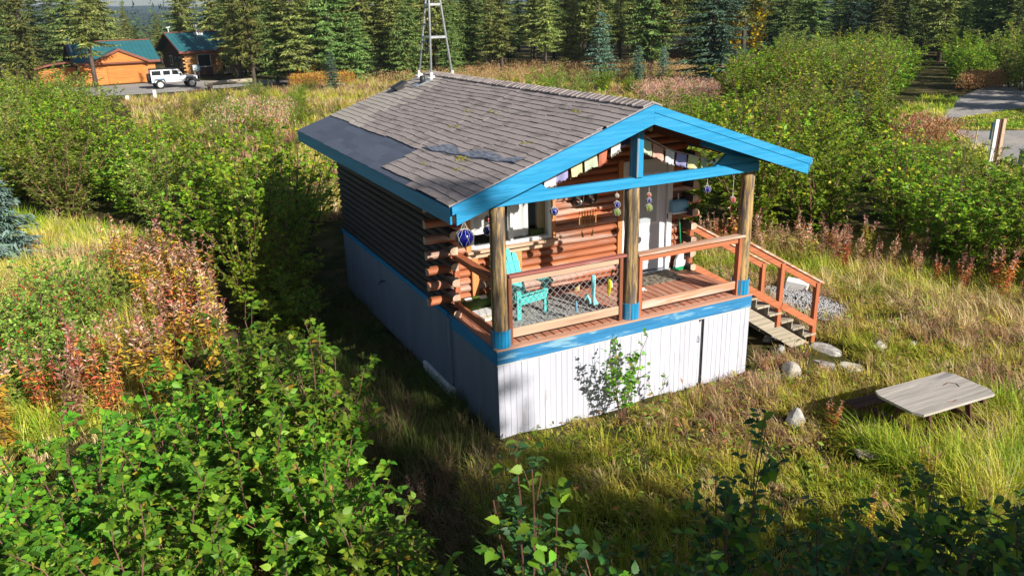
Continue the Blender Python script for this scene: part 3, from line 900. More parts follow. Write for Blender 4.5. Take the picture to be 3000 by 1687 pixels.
# hanging glass floats
FL = {}
def fl_mat(c):
    if c not in FL:
        FL[c] = mat('float_' + str(len(FL)), c, 0.08, 0.1, 8, spec=0.7)
    return FL[c]
cobalt, fgreen, fred, fclear = (0.004, 0.008, 0.2), (0.12, 0.2, 0.02), (0.35, 0.03, 0.025), (0.3, 0.24, 0.2)
def glass_float(c, r, top, colr, label, name='glass_float', extra=()):
    """A glass ball in a knotted net on a cord; extra: further balls below it on the same cord."""
    t = thing(name, label, 'float', c, 0, 'glass fishing floats hung along the porch')
    MB().tube([(0, 0, r * 1.02), (0, 0, top - c[2])], .004, 5).build('cord', 'ropewhite', t)
    def one(off, rr, cc):
        b = MB().ball((0, 0, off), rr, 20, 14).build('ball', fl_mat(cc), t, True)
        nt = MB()
        nn = 6
        for k in range(nn):
            a0 = 2 * math.pi * k / nn
            for sg in (-1, 1):
                pts = []
                for q in range(7):
                    th = math.pi * q / 6
                    a = a0 + sg * (math.pi / nn) * math.sin(th) ** .7 * (1 if q % 2 else .55)
                    pts.append((rr * 1.03 * math.sin(th) * math.cos(a), rr * 1.03 * math.sin(th) * math.sin(a), off + rr * 1.03 * math.cos(th)))
                nt.tube(pts, max(.0022, rr * .024), 4, False)
        for k in range(4):
            a = k * 1.571 + .4
            nt.tube([(rr * .55 * math.cos(a), rr * .55 * math.sin(a), off + rr * .87), (0, 0, off + rr * (1.9 if not extra else 1.25))], max(.002, rr * .022), 4, False)
        nt.build('net', 'ropewhite', b)
    one(0, r, colr)
    for off, rr, cc in extra: one(off, rr, cc)
    return t
glass_float((-.56, -.28, 3.375), .125, 3.63, cobalt, 'largest cobalt blue glass float, netted, hung at the roof corner')
glass_float((1.04, .10, 3.45), .062, 3.66, cobalt, 'single blue glass float hung beside the window')
glass_float((2.14, .10, 3.545), .035, 3.66, fclear, 'string of three floats with a clear ball on top, beside the wind chime', extra=((-.135, .055, cobalt), (-.255, .06, fgreen)))
glass_float((2.735, .10, 3.487), .038, 3.66, fred, 'string of red, blue and green floats hung before the door', extra=((-.088, .045, cobalt), (-.205, .06, fgreen)))
glass_float((3.88, .10, 3.44), .062, 3.66, cobalt, 'single blue float hung from the beam in front of green bushes')
glass_float((4.43, .10, 3.2), .055, 3.66, fred, 'red glass float on a long white cord near the end post')
glass_float((.16, .52, 3.36), .05, 3.9, fred, 'red and blue float pair half hidden behind the corner post', extra=((-.17, .075, cobalt),))

# wind chime
wc = thing('wind_chime', 'bamboo wind chime with seven tubes hung in front of the log wall', 'wind chime', (2.18, 1.0, 3.19))
MB().tube([(-.23, 0, .01), (.23, 0, -.01)], .014, 7).build('crossbar', 'bamboo', wc)
MB().tube([(-.17, 0, -.15), (.17, 0, -.16)], .012, 7).build('crossbar', 'bamboo', wc)
MB().tube([(-.1, 0, 0), (-.02, 0, .5)], .004, 4).tube([(.1, 0, 0), (.02, 0, .5)], .004, 4).build('cord', 'bamboo', wc)
for k in range(7):
    xk = -.155 + k * .052
    MB().tube([(xk, 0, -.06), (xk, 0, -.145)], .009, 6).tube([(xk, .0, -.175), (xk, 0, -.28 - .05 * math.sin(k * .52))], .011, 6).build('chime_tube', 'bamboo', wc)
for sx in (-.1, .1):
    MB().tube([(sx, 0, -.2), (sx, 0, -.4)], .003, 4).box((sx, 0, -.45), (.03, .012, .1), Euler((0, .4 if sx > 0 else -.3, 0))).build('pendant', 'bamboo', wc)
for k, sx in enumerate((2.52, 2.78)):
    o = thing('wall_ornament', ['dark oval ornament on the log wall, nearer the window', 'dark oval ornament on the log wall, nearer the door'][k], 'ornament', (sx, 1.83, 3.12), 0, 'dark ornaments on the log wall')
    MB().torus((0, 0, 0), .1, .03, 20, 6, Euler((R(90), 0, 0))).build('ring', 'black', o, True)
    MB().tube([(-.06, -.02, .06), (.03, -.03, -.05)], .02, 6).ball((-.03, -.03, .03), .03, 8, 6, (1, .6, 1), .3).build('white_trim', 'whitepaint', o)

# prayer flag garlands
def garland(label, pts, y, flags):
    t = thing('flag_garland', label, 'garland', (0, y, 0), 0, 'garlands of cloth flags under the porch gable')
    MB().tube([(a, 0, b) for a, b in pts], .006, 5, False).build('string', 'ropewhite', t)
    for fx, fz, c, tilt, w, h in flags:
        V, F = [], []
        nx, nz = 7, 5
        for i in range(nx + 1):
            for j in range(nz + 1):
                u, v_ = i / nx, j / nz
                xx = (u - .5) * w
                zz = -v_ * h * (1 + .06 * math.sin(u * 9 + fx * 7)) - (0.012 * (i % 2) if j == nz else 0)
                V.append((fx + xx, .02 * math.sin(u * 5 + fx * 11) * (0.3 + v_) - .03 * v_ * math.sin(fx * 5), fz + .09 + zz + tilt * xx))
        for i in range(nx):
            for j in range(nz):
                F.append((i * (nz + 1) + j, (i + 1) * (nz + 1) + j, (i + 1) * (nz + 1) + j + 1, i * (nz + 1) + j + 1))
        m = MB().add(V, F)
        for q in range(14):
            xx = (q / 13 - .5) * w
            m.tube([(fx + xx, 0, fz + .095 - h + tilt * xx), (fx + xx + random.uniform(-.01, .01), 0, fz + .095 - h - random.uniform(.012, .04) + tilt * xx)], .003, 3, False)
        m.build('flag', cloth[c], t, True)
cloth = {k: mat('cloth_' + k, c, 0.9, 0.08, 12) for k, c in dict(white=(.7, .7, .68), purple=(.3, .29, .5), yellow=(.62, .58, .3), green=(.45, .52, .38), orange=(.52, .17, .1), navy=(.05, .06, .14), pink=(.6, .33, .26)).items()}
garland('faded cloth flags strung from the window corner up to the king post', [(.9, 4.0), (1.24, 4.05), (1.72, 4.18), (2.17, 4.37), (2.42, 4.52)], .2,
        [(1.04, 3.91, 'white', .25, .2, .21), (1.24, 3.955, 'purple', .27, .19, .17), (1.48, 4.03, 'yellow', .3, .2, .19), (1.725, 4.09, 'green', .35, .21, .18), (1.955, 4.15, 'orange', .5, .15, .19), (2.175, 4.265, 'white', .45, .17, .18), (2.35, 4.38, 'navy', .5, .16, .18)])
garland('faded cloth flags strung from the king post down over the door', [(2.55, 4.5), (2.74, 4.36), (3.19, 4.13), (3.68, 3.985), (3.95, 3.9)], .2,
        [(2.735, 4.235, 'green', -.5, .17, .2), (2.955, 4.13, 'pink', -.45, .19, .2), (3.19, 4.03, 'white', -.38, .18, .2), (3.42, 3.955, 'purple', -.32, .19, .18), (3.665, 3.895, 'yellow', -.3, .21, .2), (3.86, 3.85, 'green', -.3, .12, .18)])
cr = thing('shell_ornament', 'white shell ornament perched on the blue tie beam', 'ornament', (4.0, .1, 3.80))
for k in range(9):
    a = k * .7
    MB().ball((.05 * math.cos(a), .02 * math.sin(a), .03 + .012 * k), .032, 8, 6, (1, .7, .8), .2).build('shell_piece', 'whitepaint' if k % 3 else 'black', cr, True)

# bits tied to the wire mesh
def tied(name, label, pts, r, m, cat):
    o = MB().tube(pts, r, 7, jit=.25).build(name, m)
    tag(o, label, cat)
tied('rope_tassel', 'long turquoise rope tied on the wire mesh', [(1.728, .09, 2.35), (1.73, .085, 2.2), (1.725, .085, 2.05), (1.735, .08, 1.95), (1.76, .08, 1.88)], [.035, .03, .022, .025, .05], 'turqrope', 'rope')
tied('rope_tassel', 'short blue cord tied low on the wire mesh', [(1.415, .09, 1.99), (1.415, .085, 1.9), (1.42, .085, 1.8)], [.012, .017, .014], 'bluegrey', 'rope')
tied('net_bag', 'yellow mesh bag hung on the wire mesh near the middle post', [(2.013, .09, 2.24), (2.015, .08, 2.15), (2.017, .08, 2.05), (2.017, .085, 1.96)], [.02, .035, .03, .01], 'yellow', 'bag')
tied('driftwood_bit', 'pale driftwood bit tied beside the yellow mesh bag', [(2.05, .09, 2.2), (2.06, .085, 2.1)], [.02, .015], 'whitepaint', 'ornament')
tied('starfish', 'pale blue starfish bundle low on the wire mesh', [(1.57, .09, 1.98), (1.6, .085, 2.04), (1.65, .085, 1.96), (1.67, .085, 1.9)], [.02, .035, .025, .02], 'turqrope', 'ornament')
tied('dried_flower', 'small dried yellow sprig stuck in the wire mesh', [(1.40, .09, 2.14), (1.43, .085, 2.18), (1.47, .085, 2.24)], [.02, .035, .008], 'paleood', 'sprig')
tied('feather', 'small dark feather stuck in the top of the wire mesh', [(2.05, .09, 2.3), (2.09, .085, 2.38)], [.008, .02], 'carblack', 'feather')

# ================================================================ yard
pt = thing('picnic_table', 'weathered grey picnic table with clipped corners in the long grass', 'table', (5.68, -3.09, 0), R(-3))
pw = .86 / 6
for k in range(6):
    y_ = -.43 + pw * (k + .5)
    cut = .07 if k in (0, 5) else 0
    e = pw / 2 - .003
    if k == 0: poly = [(-.8 + .08, -e), (.8 - .08, -e), (.8, e), (-.8, e)]
    elif k == 5: poly = [(-.8, -e), (.8, -e), (.8 - .08, e), (-.8 + .08, e)]
    else: poly = [(-.8, -e), (.8, -e), (.8, e), (-.8, e)]
    MB().prism([(a, b + y_) for a, b in poly], 2, .712 + random.uniform(-.002, .002), .75).build('top_board', 'tablewood', pt)
for sx in (-.55, .55):
    MB().boxb((sx - .02, -.4, .62), (sx + .02, .4, .71)).build('top_batten', 'redwood', pt)
    for sy in (-1, 1):
        MB().bar((sx * .75 + .042, sy * .36, 0), (sx * .75 + .042, sy * .2, .71), .04, .08).build('leg', 'redwood', pt)
for sx in (-.55, .55):
    MB().boxb((sx - .02, -.62, .27), (sx + .02, .86, .36)).build('bench_bearer', 'redwood', pt)
for q in range(2):
    MB().boxb((-.82, .6 + q * .14, .361), (.82, .73 + q * .14, .398), .004).build('bench_board', 'redwood', pt)  # dark wood instead of the silvered top, deepening the bench's shade by colour
MB().tube([(.3, .1, .752), (.45, .13, .753), (.52, .05, .753), (.47, -.04, .753)], .006, 5).build('twig', 'twig', pt)
MB().tube([(-.1, -.3, .753), (.0, -.33, .753), (.08, -.31, .753)], .005, 5).build('twig', 'twig', pt)

ROCKS = []
def rock(loc, s, label, m='rock', seed=1, flat=1.0):
    s = [q * 1.05 for q in s]; loc = (loc[0], loc[1], loc[2] + .02); ROCKS.append((loc[0], loc[1], max(s[:2]) + .04))
    rnd = random.Random(seed)
    mb_ = MB()
    vs, fs = [], []
    import bmesh
    bm = bmesh.new()
    bmesh.ops.create_icosphere(bm, subdivisions=3, radius=1)
    pl = [(Vector((rnd.gauss(0, 1), rnd.gauss(0, 1), rnd.gauss(0, 1))).normalized(), rnd.uniform(.5, .85)) for _ in range(8)]
    for v in bm.verts:
        for nrm, dd in pl:
            k = v.co.dot(nrm) - dd
            if k > 0: v.co -= nrm * k * .97
        v.co = Vector((v.co.x * s[0], v.co.y * s[1], v.co.z * s[2])) * rnd.uniform(.985, 1.015)
    me = bpy.data.meshes.new('rock'); bm.to_mesh(me); bm.free(); me.materials.append(M[m])
    return put('rock', me, None, loc, (rnd.uniform(-.2, .2), rnd.uniform(-.2, .2), rnd.uniform(0, 6)), label=label, cat='rock')
rock((5.45, -.55, .06), (.2, .13, .2), 'white-faced upright rock, hollow shade behind it, in the grass bank', 'paler', 2)
rock((6.75, -.1, .04), (.33, .2, .12), 'flat grey slab of rock below the stairs', 'rock', 3)
rock((7.6, -.6, .08), (.2, .17, .16), 'rounded cream rock standing out of the bank above the picnic table', 'paler', 4)
rock((6.6, -.85, .02), (.3, .2, .1), 'low pale rock sunk in grass under the cream rock', 'paler', 5)
rock((4.23, -1.86, .08), (.17, .15, .2), 'pale angular rock alone in the grass in front of the skirting', 'rock', 6)
rock((5.9, .2, .06), (.16, .14, .16), 'brown-grey rock half buried by the foot of the stairs', 'rock', 7)
rock((6.15, .75, .1), (.17, .13, .13), 'blue-grey rock beside the lowest stair post', 'rock', 8)
rock((6.2, -.55, .02), (.3, .22, .13), 'dark rough boulder between the upright rock and the low pale rock', 'rock', 9)
rock((8.9, .25, .03), (.22, .1, .1), 'narrow grey rock in the grass beyond the gravel', 'rock', 12)
rock((8.35, -.75, .03), (.14, .1, .1), 'small tan rock to the side of the cream rock', 'paler', 13)
pk = MB().box((4.42, -3.22, .12), (.6, .18, .05), Euler((.1, .12, -.5)), .01).build('plank', 'greywood')
tag(pk, 'weathered plank lying in the grass by the corner of the picnic table', 'plank')
fo = MB().box((8.55, 2.4, .3), (.5, .22, .26), Euler((.1, .1, -.95)), .03).build('foam_block', 'foam')
tag(fo, 'white foam block lying at the edge of the gravel', 'block')
hs = MB()
for k in range(4):
    hs.torus((6.55 + .05 * k, 3.05 + .03 * k, .36 + .04 * k), .16 + .02 * k, .018, 18, 6, Euler((.25 * k - .3, .2, 0)))
tag(hs.build('garden_hose', 'turq'), 'turquoise garden hose coiled in leaves beside the stairs', 'hose')

# tall timber beyond the thicket, pale bin, marker stakes
sgn_ = thing('sign_post', 'tall weathered timber post of boards standing by the gravel road', 'post', (25.3, 9.0, 0), R(-25))
MB().boxb((-.2, -.05, 0), (-.06, .05, 1.95), .01).build('plank', 'whitepaint', sgn_)
MB().boxb((-.055, .0, 0), (.08, .1, 1.93), .01).build('plank', 'redwood', sgn_)
MB().boxb((.085, -.05, 0), (.21, .06, 1.97), .01).build('plank', 'trim_x', sgn_)
MB().boxb((-.27, .06, 1.2), (-.205, .1, 1.85), .005).build('side_board', 'bluegrey', sgn_)
bn = thing('bin', 'dark grey lidded bin beside the gravel road', 'bin', (26.6, 8.3, 0), R(20))
MB().boxb((-.5, -.4, 0), (.5, .4, .8), .03).build('bin_body', 'galv_dark', bn)
MB().boxb((-.54, -.44, .802), (.54, .44, .88), .02).build('lid', 'galv', bn)
for k, (sx, sy, hh, lb) in enumerate(((-.45, 64.9, .75, 'short white marker post in the grass by the gravel drive'), (-2.6, 64.0, .5, 'small white marker stake half hidden by bushes'))):
    o = MB().boxb((sx - .13, sy - .06, 0), (sx + .13, sy + .06, hh), .01).build('marker_post', 'whitepaint'); tag(o, lb, 'post')
tag(MB().tube([(27.0, 11.0, 0), (27.15, 11.05, 1.3)], .025, 6).build('thin_stake', 'paleood'), 'thin pale stake on the verge of the gravel road', 'stake')
lb_ = thing('log_bench', 'long low log bench beyond the fireweed in front of the house', 'bench', (6.2, 68.6, 0), R(4))
MB().tube([(-2.2, 0, .75), (2.3, 0, .8)], .2, 8).build('log_seat', 'greywood', lb_, True)
for sx in (-1.8, 1.9): MB().tube([(sx, 0, 0), (sx, 0, .6)], .22, 8).build('leg', 'darkbark', lb_, True)

# ================================================================ white off-road car
car = thing('parked_car', 'boxy white off-road car with black roof parked before the orange garage', 'car', (2.05, 76.4, 0), R(5))
# local x forward, y towards the house
def body(poly, y0, y1, name, m, par=car):
    return MB().prism(poly, 1, y0, y1).build(name, m, par)
body([(-2.05, .62), (1.25, .62), (1.3, 1.18), (-2.05, 1.2)], -.8, .8, 'body', 'carwhite')
body([(1.31, .66), (2.1, .66), (2.15, 1.1), (1.31, 1.19)], -.68, .68, 'bonnet', 'carwhite')
body([(-2.06, 1.205), (.88, 1.205), (.5, 1.78), (-2.02, 1.78)], -.74, .74, 'cab', 'carwhite')
body([(-2.04, 1.785), (.5, 1.785), (.44, 1.86), (-1.98, 1.86)], -.74, .74, 'car_roof', 'carblack')
for a, b, nm in ((-1.95, -1.15, 'window'), (-.93, -.3, 'window'), (-.12, .52, 'window')):
    top = b - (.2 if b > .4 else 0)
    for sy in (-1, 1):
        MB().prism([(a, 1.28), (b, 1.28), (top, 1.68), (a, 1.68)], 1, sy * .744 - .004, sy * .744 + .004).build(nm, 'glassdark', car)
MB().prism([(-.65, 1.25), (.65, 1.25), (.6, 1.72), (-.6, 1.72)], 0, 0, .01).build('windscreen', 'glassdark', car, loc=(.76, 0, -.25), rot=(0, R(-33), 0))
for sy in (-1, 1):
    for wx in (-1.35, 1.52):
        w_ = MB().tube([(wx, sy * .72, .42), (wx, sy * .97, .42)], .42, 18).build('wheel', 'tyre', car, True)
        MB().tube([(wx, sy * .95, .42), (wx, sy * .985, .42)], .26, 12).build('rim', 'rim', w_)
        arch = [(wx - .56, .6), (wx - .42, 1.0), (wx + .42, 1.0), (wx + .58, .6), (wx + .5, .6), (wx + .38, .9), (wx - .38, .9), (wx - .5, .6)]
        MB().prism(arch, 1, sy * .79, sy * .98).build('wheel_arch', 'carblack' if wx > 0 else 'galv_dark', car)
MB().tube([(-2.07, 0, 1.05), (-2.3, 0, 1.05)], .4, 16).build('spare_wheel', 'tyre', car, True)
MB().boxb((-2.2, -.75, .5), (-2.05, .75, .68), .03).boxb((2.11, -.8, .5), (2.32, .8, .7), .03).build('bumper', 'carblack', car)
for sy in (-1, 1): MB().boxb((.55, sy * .78, 1.25), (.68, sy * .93, 1.42), .02).build('wing_mirror', 'carblack', car)
for sy in (-1, 1): MB().ball((2.13, sy * .5, .95), .12, 10, 7, (.4, 1, 1)).build('headlight', 'galv', car)

# ================================================================ log house with green roof
H = thing('log_house', 'honey log house with green metal roof and a front porch', 'house', (4.75, 91.0, 0), R(13))
def wall_logs(x0, x1, y, z0, z1, name, par, m='honey', openings=()):
    """A front wall of round logs, one course after another, broken by the openings."""
    b_ = MB(); z = z0; c = .2; q = 0
    while z < z1 - .01:
        segs = [(x0 - (.25 if q % 2 else 0), x1)]
        for a0, a1, b0, b1 in openings:
            if b0 < z + c / 2 < b1:
                out = []
                for s0, s1 in segs:
                    if a0 > s0: out.append((s0, a0))
                    if a1 < s1: out.append((a1, s1))
                segs = out
        for s0, s1 in segs:
            b_.prism([(y + .2, z), (y + .04, z), (y, z + .05), (y, z + c - .05), (y + .04, z + c), (y + .2, z + c)], 0, s0, s1)
        z += c; q += 1
    return b_.build(name, m, par)
wall_logs(0, 8.8, 0, .1, 2.75, 'log_wall', H, openings=((1.35, 2.95, 1.05, 2.45), (4.05, 5.85, .4, 2.4)))
MB().boxb((.05, .25, 0), (8.7, 7.6, 2.75)).build('house_walls', 'darkgable', H)
MB().boxb((1.3, -.06, .1), (3.0, -.005, 1.02)).build('stone_panel', 'redwood', H)
MB().prism([(.0, 2.75), (7.65, 2.75), (3.85, 4.7)], 0, -.02, .1).build('gable', 'darkgable', H)
def house_roof(par, x0, x1, ye0, ye1, ze, yr, zr, t=.12):
    r0 = MB().prism([(ye0, ze), (yr, zr), (yr, zr + t), (ye0, ze + t)], 0, x0, x1).prism([(ye1, ze), (yr, zr), (yr, zr + t), (ye1, ze + t)], 0, x0, x1).build('roof', 'greenroof', par)
    rb_ = MB()
    n = int((x1 - x0) / .42)
    for k in range(n + 1):
        xx = x0 + .02 + (x1 - x0 - .06) * k / n
        rb_.prism([(ye0, ze + t), (yr, zr + t), (yr, zr + t + .035), (ye0, ze + t + .035)], 0, xx, xx + .04)
    rb_.build('roof_seams', 'greenroof', r0)
    MB().boxb((x0, yr - .12, zr + t - .02), (x1, yr + .12, zr + t + .07)).build('ridge_cap', 'darkred', r0)
    MB().boxb((x0, ye0 - .05, ze - .1), (x1, ye0 - .002, ze + t + .02)).build('eave_fascia', 'darkred', r0)
    for ya, za, yb, zb in ((ye0, ze, yr, zr), (ye1, ze, yr, zr)):
        MB().prism([(ya, za - .1), (yb, zb - .1), (yb, zb + t + .02), (ya, za + t + .02)], 0, x0 - .05, x0 - .002).build('rake_fascia', 'darkred', r0)
    return r0
hr = house_roof(H, -.7, 9.6, -.6, 8.2, 2.72, 3.8, 4.72)
pg = MB().prism([(3.0, 2.78), (6.0, 4.1), (6.0, 4.22), (3.0, 2.9)], 1, -1.9, 2.2).prism([(9.0, 2.78), (6.0, 4.1), (6.0, 4.22), (9.0, 2.9)], 1, -1.9, 2.2).build('porch_roof', 'greenroof', H)
MB().prism([(2.95, 2.68), (6.0, 4.02), (6.0, 4.24), (2.95, 2.9)], 1, -1.98, -1.902).prism([(9.05, 2.68), (6.0, 4.02), (6.0, 4.24), (9.05, 2.9)], 1, -1.98, -1.902).build('rake_fascia', 'darkred', pg)
MB().prism([(3.6, 2.95), (8.4, 2.95), (6.0, 4.02)], 1, -1.7, -1.6).build('porch_gable', 'orange', H)
for px in (3.5, 8.4): MB().tube([(px, -1.6, .4), (px, -1.6, 2.95)], .12, 8).build('porch_post', 'honey', H)
MB().boxb((3.3, -1.8, .25), (8.8, -.01, .4)).build('porch_floor', 'greywood', H)
prl = MB().boxb((3.9, -1.72, 1.25), (5.2, -1.62, 1.33)).build('porch_rail', 'paleood', H)
for k in range(9): MB().boxb((3.92 + k * .155, -1.69, .4), (3.97 + k * .155, -1.65, 1.249)).build('baluster', 'paleood', prl)
def window(par, x0, x1, z0, z1, y, m='glassdark'):
    f = MB()
    f.boxb((x0 - .07, y - .05, z0 - .07), (x1 + .07, y, z0)).boxb((x0 - .07, y - .05, z1), (x1 + .07, y, z1 + .07)).boxb((x0 - .07, y - .05, z0), (x0, y, z1)).boxb((x1, y - .05, z0), (x1 + .07, y, z1))
    w_ = f.build('window', 'whitepaint', par)
    MB().boxb((x0, y - .02, z0), (x1, y + .02, z1)).build('pane', m, w_)
    return w_
window(H, 1.45, 2.85, 1.12, 2.38, -.01)
sd_ = window(H, 4.15, 5.75, .45, 2.32, -.01); sd_.name = 'glass_door'
MB().boxb((4.92, -.07, .45), (4.98, -.03, 2.32)).build('mullion', 'whitepaint', sd_)
for ya, yb, za, zb, nm in ((1.0, 2.1, .95, 2.2, 'window'), (2.7, 3.5, .2, 2.2, 'side_door'), (4.2, 5.2, 1.2, 2.3, 'window')):
    f = MB().boxb((-.04, ya, za), (-.001, yb, zb)).build(nm, 'whitepaint' if nm == 'window' else 'galv_dark', H)
    MB().boxb((-.05, ya + .08, za + .08), (-.041, (ya + yb) / 2 - .03, zb - .08)).boxb((-.05, (ya + yb) / 2 + .03, za + .08), (-.041, yb - .08, zb - .08)).build('pane', 'glassdark', f)
cm = MB().tube([(3.0, 3.6, 4.4), (3.0, 3.6, 5.75)], .13, 10).build('chimney', 'galv', H, True)
MB().tube([(3.0, 3.6, 5.75), (3.0, 3.6, 5.9)], .2, 10).build('chimney_cap', 'galv_dark', cm)
MB().boxb((2.5, 3.0, 4.5), (3.5, 3.35, 4.8)).build('flashing', 'whitepaint', cm)
MB().tube([(-.1, 3.9, 4.7), (-.1, 3.9, 5.4)], .05, 6).tube([(-.3, 3.9, 5.4), (.15, 3.9, 5.45)], .06, 6).build('roof_antenna', 'whitepaint', H)
mp_ = thing('meter_pedestal', 'pale electric meter box on posts in front of the house corner', 'meter', (5.55, 88.5, 0), R(10))
MB().boxb((-.4, -.12, .75), (.1, .12, 1.45), .02).build('meter_box', 'galv', mp_)
MB().boxb((.12, -.1, .8), (.42, .1, 1.35), .02).build('meter_box', 'bluegrey', mp_)
for sx in (-.2, .25): MB().tube([(sx, 0, 0), (sx, 0, .75)], .05, 6).build('leg', 'galv', mp_)

# ---- garage and shed
G = thing('garage', 'orange plank garage with green metal roof behind the white car', 'garage', (-6.0, 86.2, 0), R(8))
gm = MB(); z = .0
while z < 2.2:
    gm.prism([(0.1, z), (-.02, z), (0.0, z + .2), (0.1, z + .2)], 0, 0, 7.4); z += .205
gm.build('plank_wall', 'orange', G)
MB().boxb((.05, .12, 0), (7.35, 6.5, 2.2)).build('garage_walls', 'darkgable', G)
MB().prism([(0, 2.2), (6.6, 2.2), (3.3, 4.1)], 0, -.02, .08).build('gable', 'darkgable', G)
house_roof(G, -.5, 7.9, -.5, 7.1, 2.15, 3.3, 4.15)
gg = MB().prism([(1.4, 2.2), (6.4, 2.2), (3.9, 3.35)], 1, -.6, -.5).build('front_gable', 'orange', G)
MB().prism([(1.1, 2.15), (3.9, 3.4), (3.9, 3.55), (1.1, 2.3)], 1, -.75, 2.2).prism([(6.7, 2.15), (3.9, 3.4), (3.9, 3.55), (6.7, 2.3)], 1, -.75, 2.2).build('gable_roof', 'greenroof', G)
MB().prism([(1.05, 2.05), (3.9, 3.32), (3.9, 3.58), (1.05, 2.32)], 1, -.82, -.752).prism([(6.75, 2.05), (3.9, 3.32), (3.9, 3.58), (6.75, 2.32)], 1, -.82, -.752).build('gable_fascia', 'darkred', G)
gd = MB().boxb((2.6, -.09, .02), (6.2, -.04, 2.1)).build('garage_door', 'orange', G)
for k in range(4): MB().boxb((2.62, -.11, .1 + k * .5), (6.18, -.091, .53 + k * .5)).build('door_panel', 'orange', gd)
gs = MB().tube([(-.1, .8, 2.1), (-.25, 2.6, 4.9)], .1, 8).build('stove_pipe', 'galv', G, True)
S = thing('shed', 'low orange plank shed with brown roof next to the garage', 'shed', (-9.75, 87.0, 0), R(4))
sm = MB(); z = -.05
while z < 1.8:
    sm.prism([(0.1, z), (-.03, z), (0.0, z + .21), (0.1, z + .21)], 0, 0, 3.5); z += .215
sm.build('plank_wall', 'orange', S)
for bx in (.65, 1.6, 2.5): MB().boxb((bx, -.07, 0), (bx + .09, -.031, 1.9)).build('batten', 'trim', S)
MB().boxb((.02, .12, 0), (3.48, 2.6, 1.9)).build('shed_walls', 'darkgable', S)
MB().prism([(-.3, 1.95), (1.4, 2.32), (4.1, 2.52), (4.1, 2.42), (1.4, 2.2), (-.3, 1.85)], 1, -.6, 2.9).build('shed_roof', 'redwood', S)
MB().prism([(-.3, 1.8), (1.4, 2.17), (4.1, 2.37), (4.1, 2.56), (1.4, 2.36), (-.3, 1.98)], 1, -.66, -.602).build('roof_fascia', 'darkred', S)

# ---- yellow digger beyond the trees, red hut
dg = thing('digger', 'yellow digger half hidden behind spruces past the house', 'digger', (15.6, 79.0, 0), R(10), None, .8)
MB().boxb((-1.4, -.7, .55), (1.0, .7, 1.25), .08).build('digger_body', 'machine', dg)
MB().boxb((-.9, -.6, 1.26), (.3, .6, 2.2), .06).build('digger_cab', 'glassdark', dg)
MB().bar((1.0, 0, 1.0), (2.0, 0, 2.6), .2, .25).bar((2.0, 0, 2.6), (2.6, 0, .9), .18, .2).build('digger_arm', 'machine', dg)
MB().boxb((2.35, -.5, .3), (2.95, .5, .9), .05).build('bucket', 'machine', dg)
for wx in (-.95, .7):
    for sy in (-1, 1): MB().tube([(wx, sy * .6, .5), (wx, sy * .9, .5)], .5, 14).build('wheel', 'tyre', dg, True)
RH = thing('hut', 'dark red hut with pale roof edge among the trees', 'hut', (57.0, 68.5, 0), R(-35))
MB().boxb((-2.4, -1.5, 0), (2.4, 1.5, 2.2)).build('hut_walls', 'darkgable', RH)
z = .1
for k in range(6): MB().boxb((-2.4, -1.56, .1 + k * .35), (2.4, -1.501, .42 + k * .35)).build('plank', 'redwood', RH)
MB().prism([(-1.9, 2.1), (0, 3.0), (0, 3.12), (-1.9, 2.22)], 0, -2.8, 2.8).prism([(1.9, 2.1), (0, 3.0), (0, 3.12), (1.9, 2.22)], 0, -2.8, 2.8).build('hut_roof', 'greywood', RH)
# ================================================================ ground
def gz(x, y):
    return .22 * np.exp(-((x - 8) ** 2 + (y - 2) ** 2) / 9)
n = 230
s_ = np.linspace(-1, 1, n)
g_ = np.sinh(s_ * 8.2) / np.sinh(8.2) * 4200
X, Y = np.meshgrid(g_ + 2, g_ + 4, indexing='ij')
bump_ = .03 * np.sin(X * 2.3 + 1) * np.cos(Y * 1.9) + .02 * np.sin(X * 5.1) * np.sin(Y * 4.3 + 2)
fade = np.exp(-((X - 4) ** 2 + (Y - 2) ** 2) / 400)
Z = gz(X, Y) + bump_ * fade - .02
V = np.stack([X, Y, Z], -1).reshape(-1, 3)
i = np.arange(n * n).reshape(n, n)
F = np.stack([i[:-1, :-1], i[1:, :-1], i[1:, 1:], i[:-1, 1:]], -1).reshape(-1, 4)
gm_ = bpy.data.materials.new('soil'); gm_.use_nodes = True
nn_, ll_ = gm_.node_tree.nodes, gm_.node_tree.links
bs_ = nn_['Principled BSDF']; bs_.inputs['Roughness'].default_value = .95; bs_.inputs['Specular IOR Level'].default_value = .1
ge_ = nn_.new('ShaderNodeNewGeometry')
def nz(sc):
    t = nn_.new('ShaderNodeTexNoise'); t.inputs['Scale'].default_value = sc; t.inputs['Detail'].default_value = 6
    ll_.new(ge_.outputs['Position'], t.inputs['Vector']); return t
r1 = nn_.new('ShaderNodeValToRGB')
for e, (p, c) in zip((r1.color_ramp.elements[0], r1.color_ramp.elements[1]), ((.35, (.05, .045, .018, 1)), (.62, (.2, .145, .07, 1)))):
    e.position, e.color = p, c
e = r1.color_ramp.elements.new(.5); e.color = (.085, .085, .022, 1)
ll_.new(nz(1.1).outputs['Fac'], r1.inputs['Fac'])
r2 = nn_.new('ShaderNodeMix'); r2.data_type = 'RGBA'; r2.blend_type = 'MULTIPLY'; r2.inputs['Factor'].default_value = .8
r3 = nn_.new('ShaderNodeValToRGB'); r3.color_ramp.elements[0].position = .3; r3.color_ramp.elements[0].color = (.35, .35, .35, 1); r3.color_ramp.elements[1].position = .7
ll_.new(nz(22).outputs['Fac'], r3.inputs['Fac'])
ll_.new(r1.outputs['Color'], r2.inputs['A']); ll_.new(r3.outputs['Color'], r2.inputs['B'])
ll_.new(r2.outputs['Result'], bs_.inputs['Base Color'])
M['soil'] = gm_
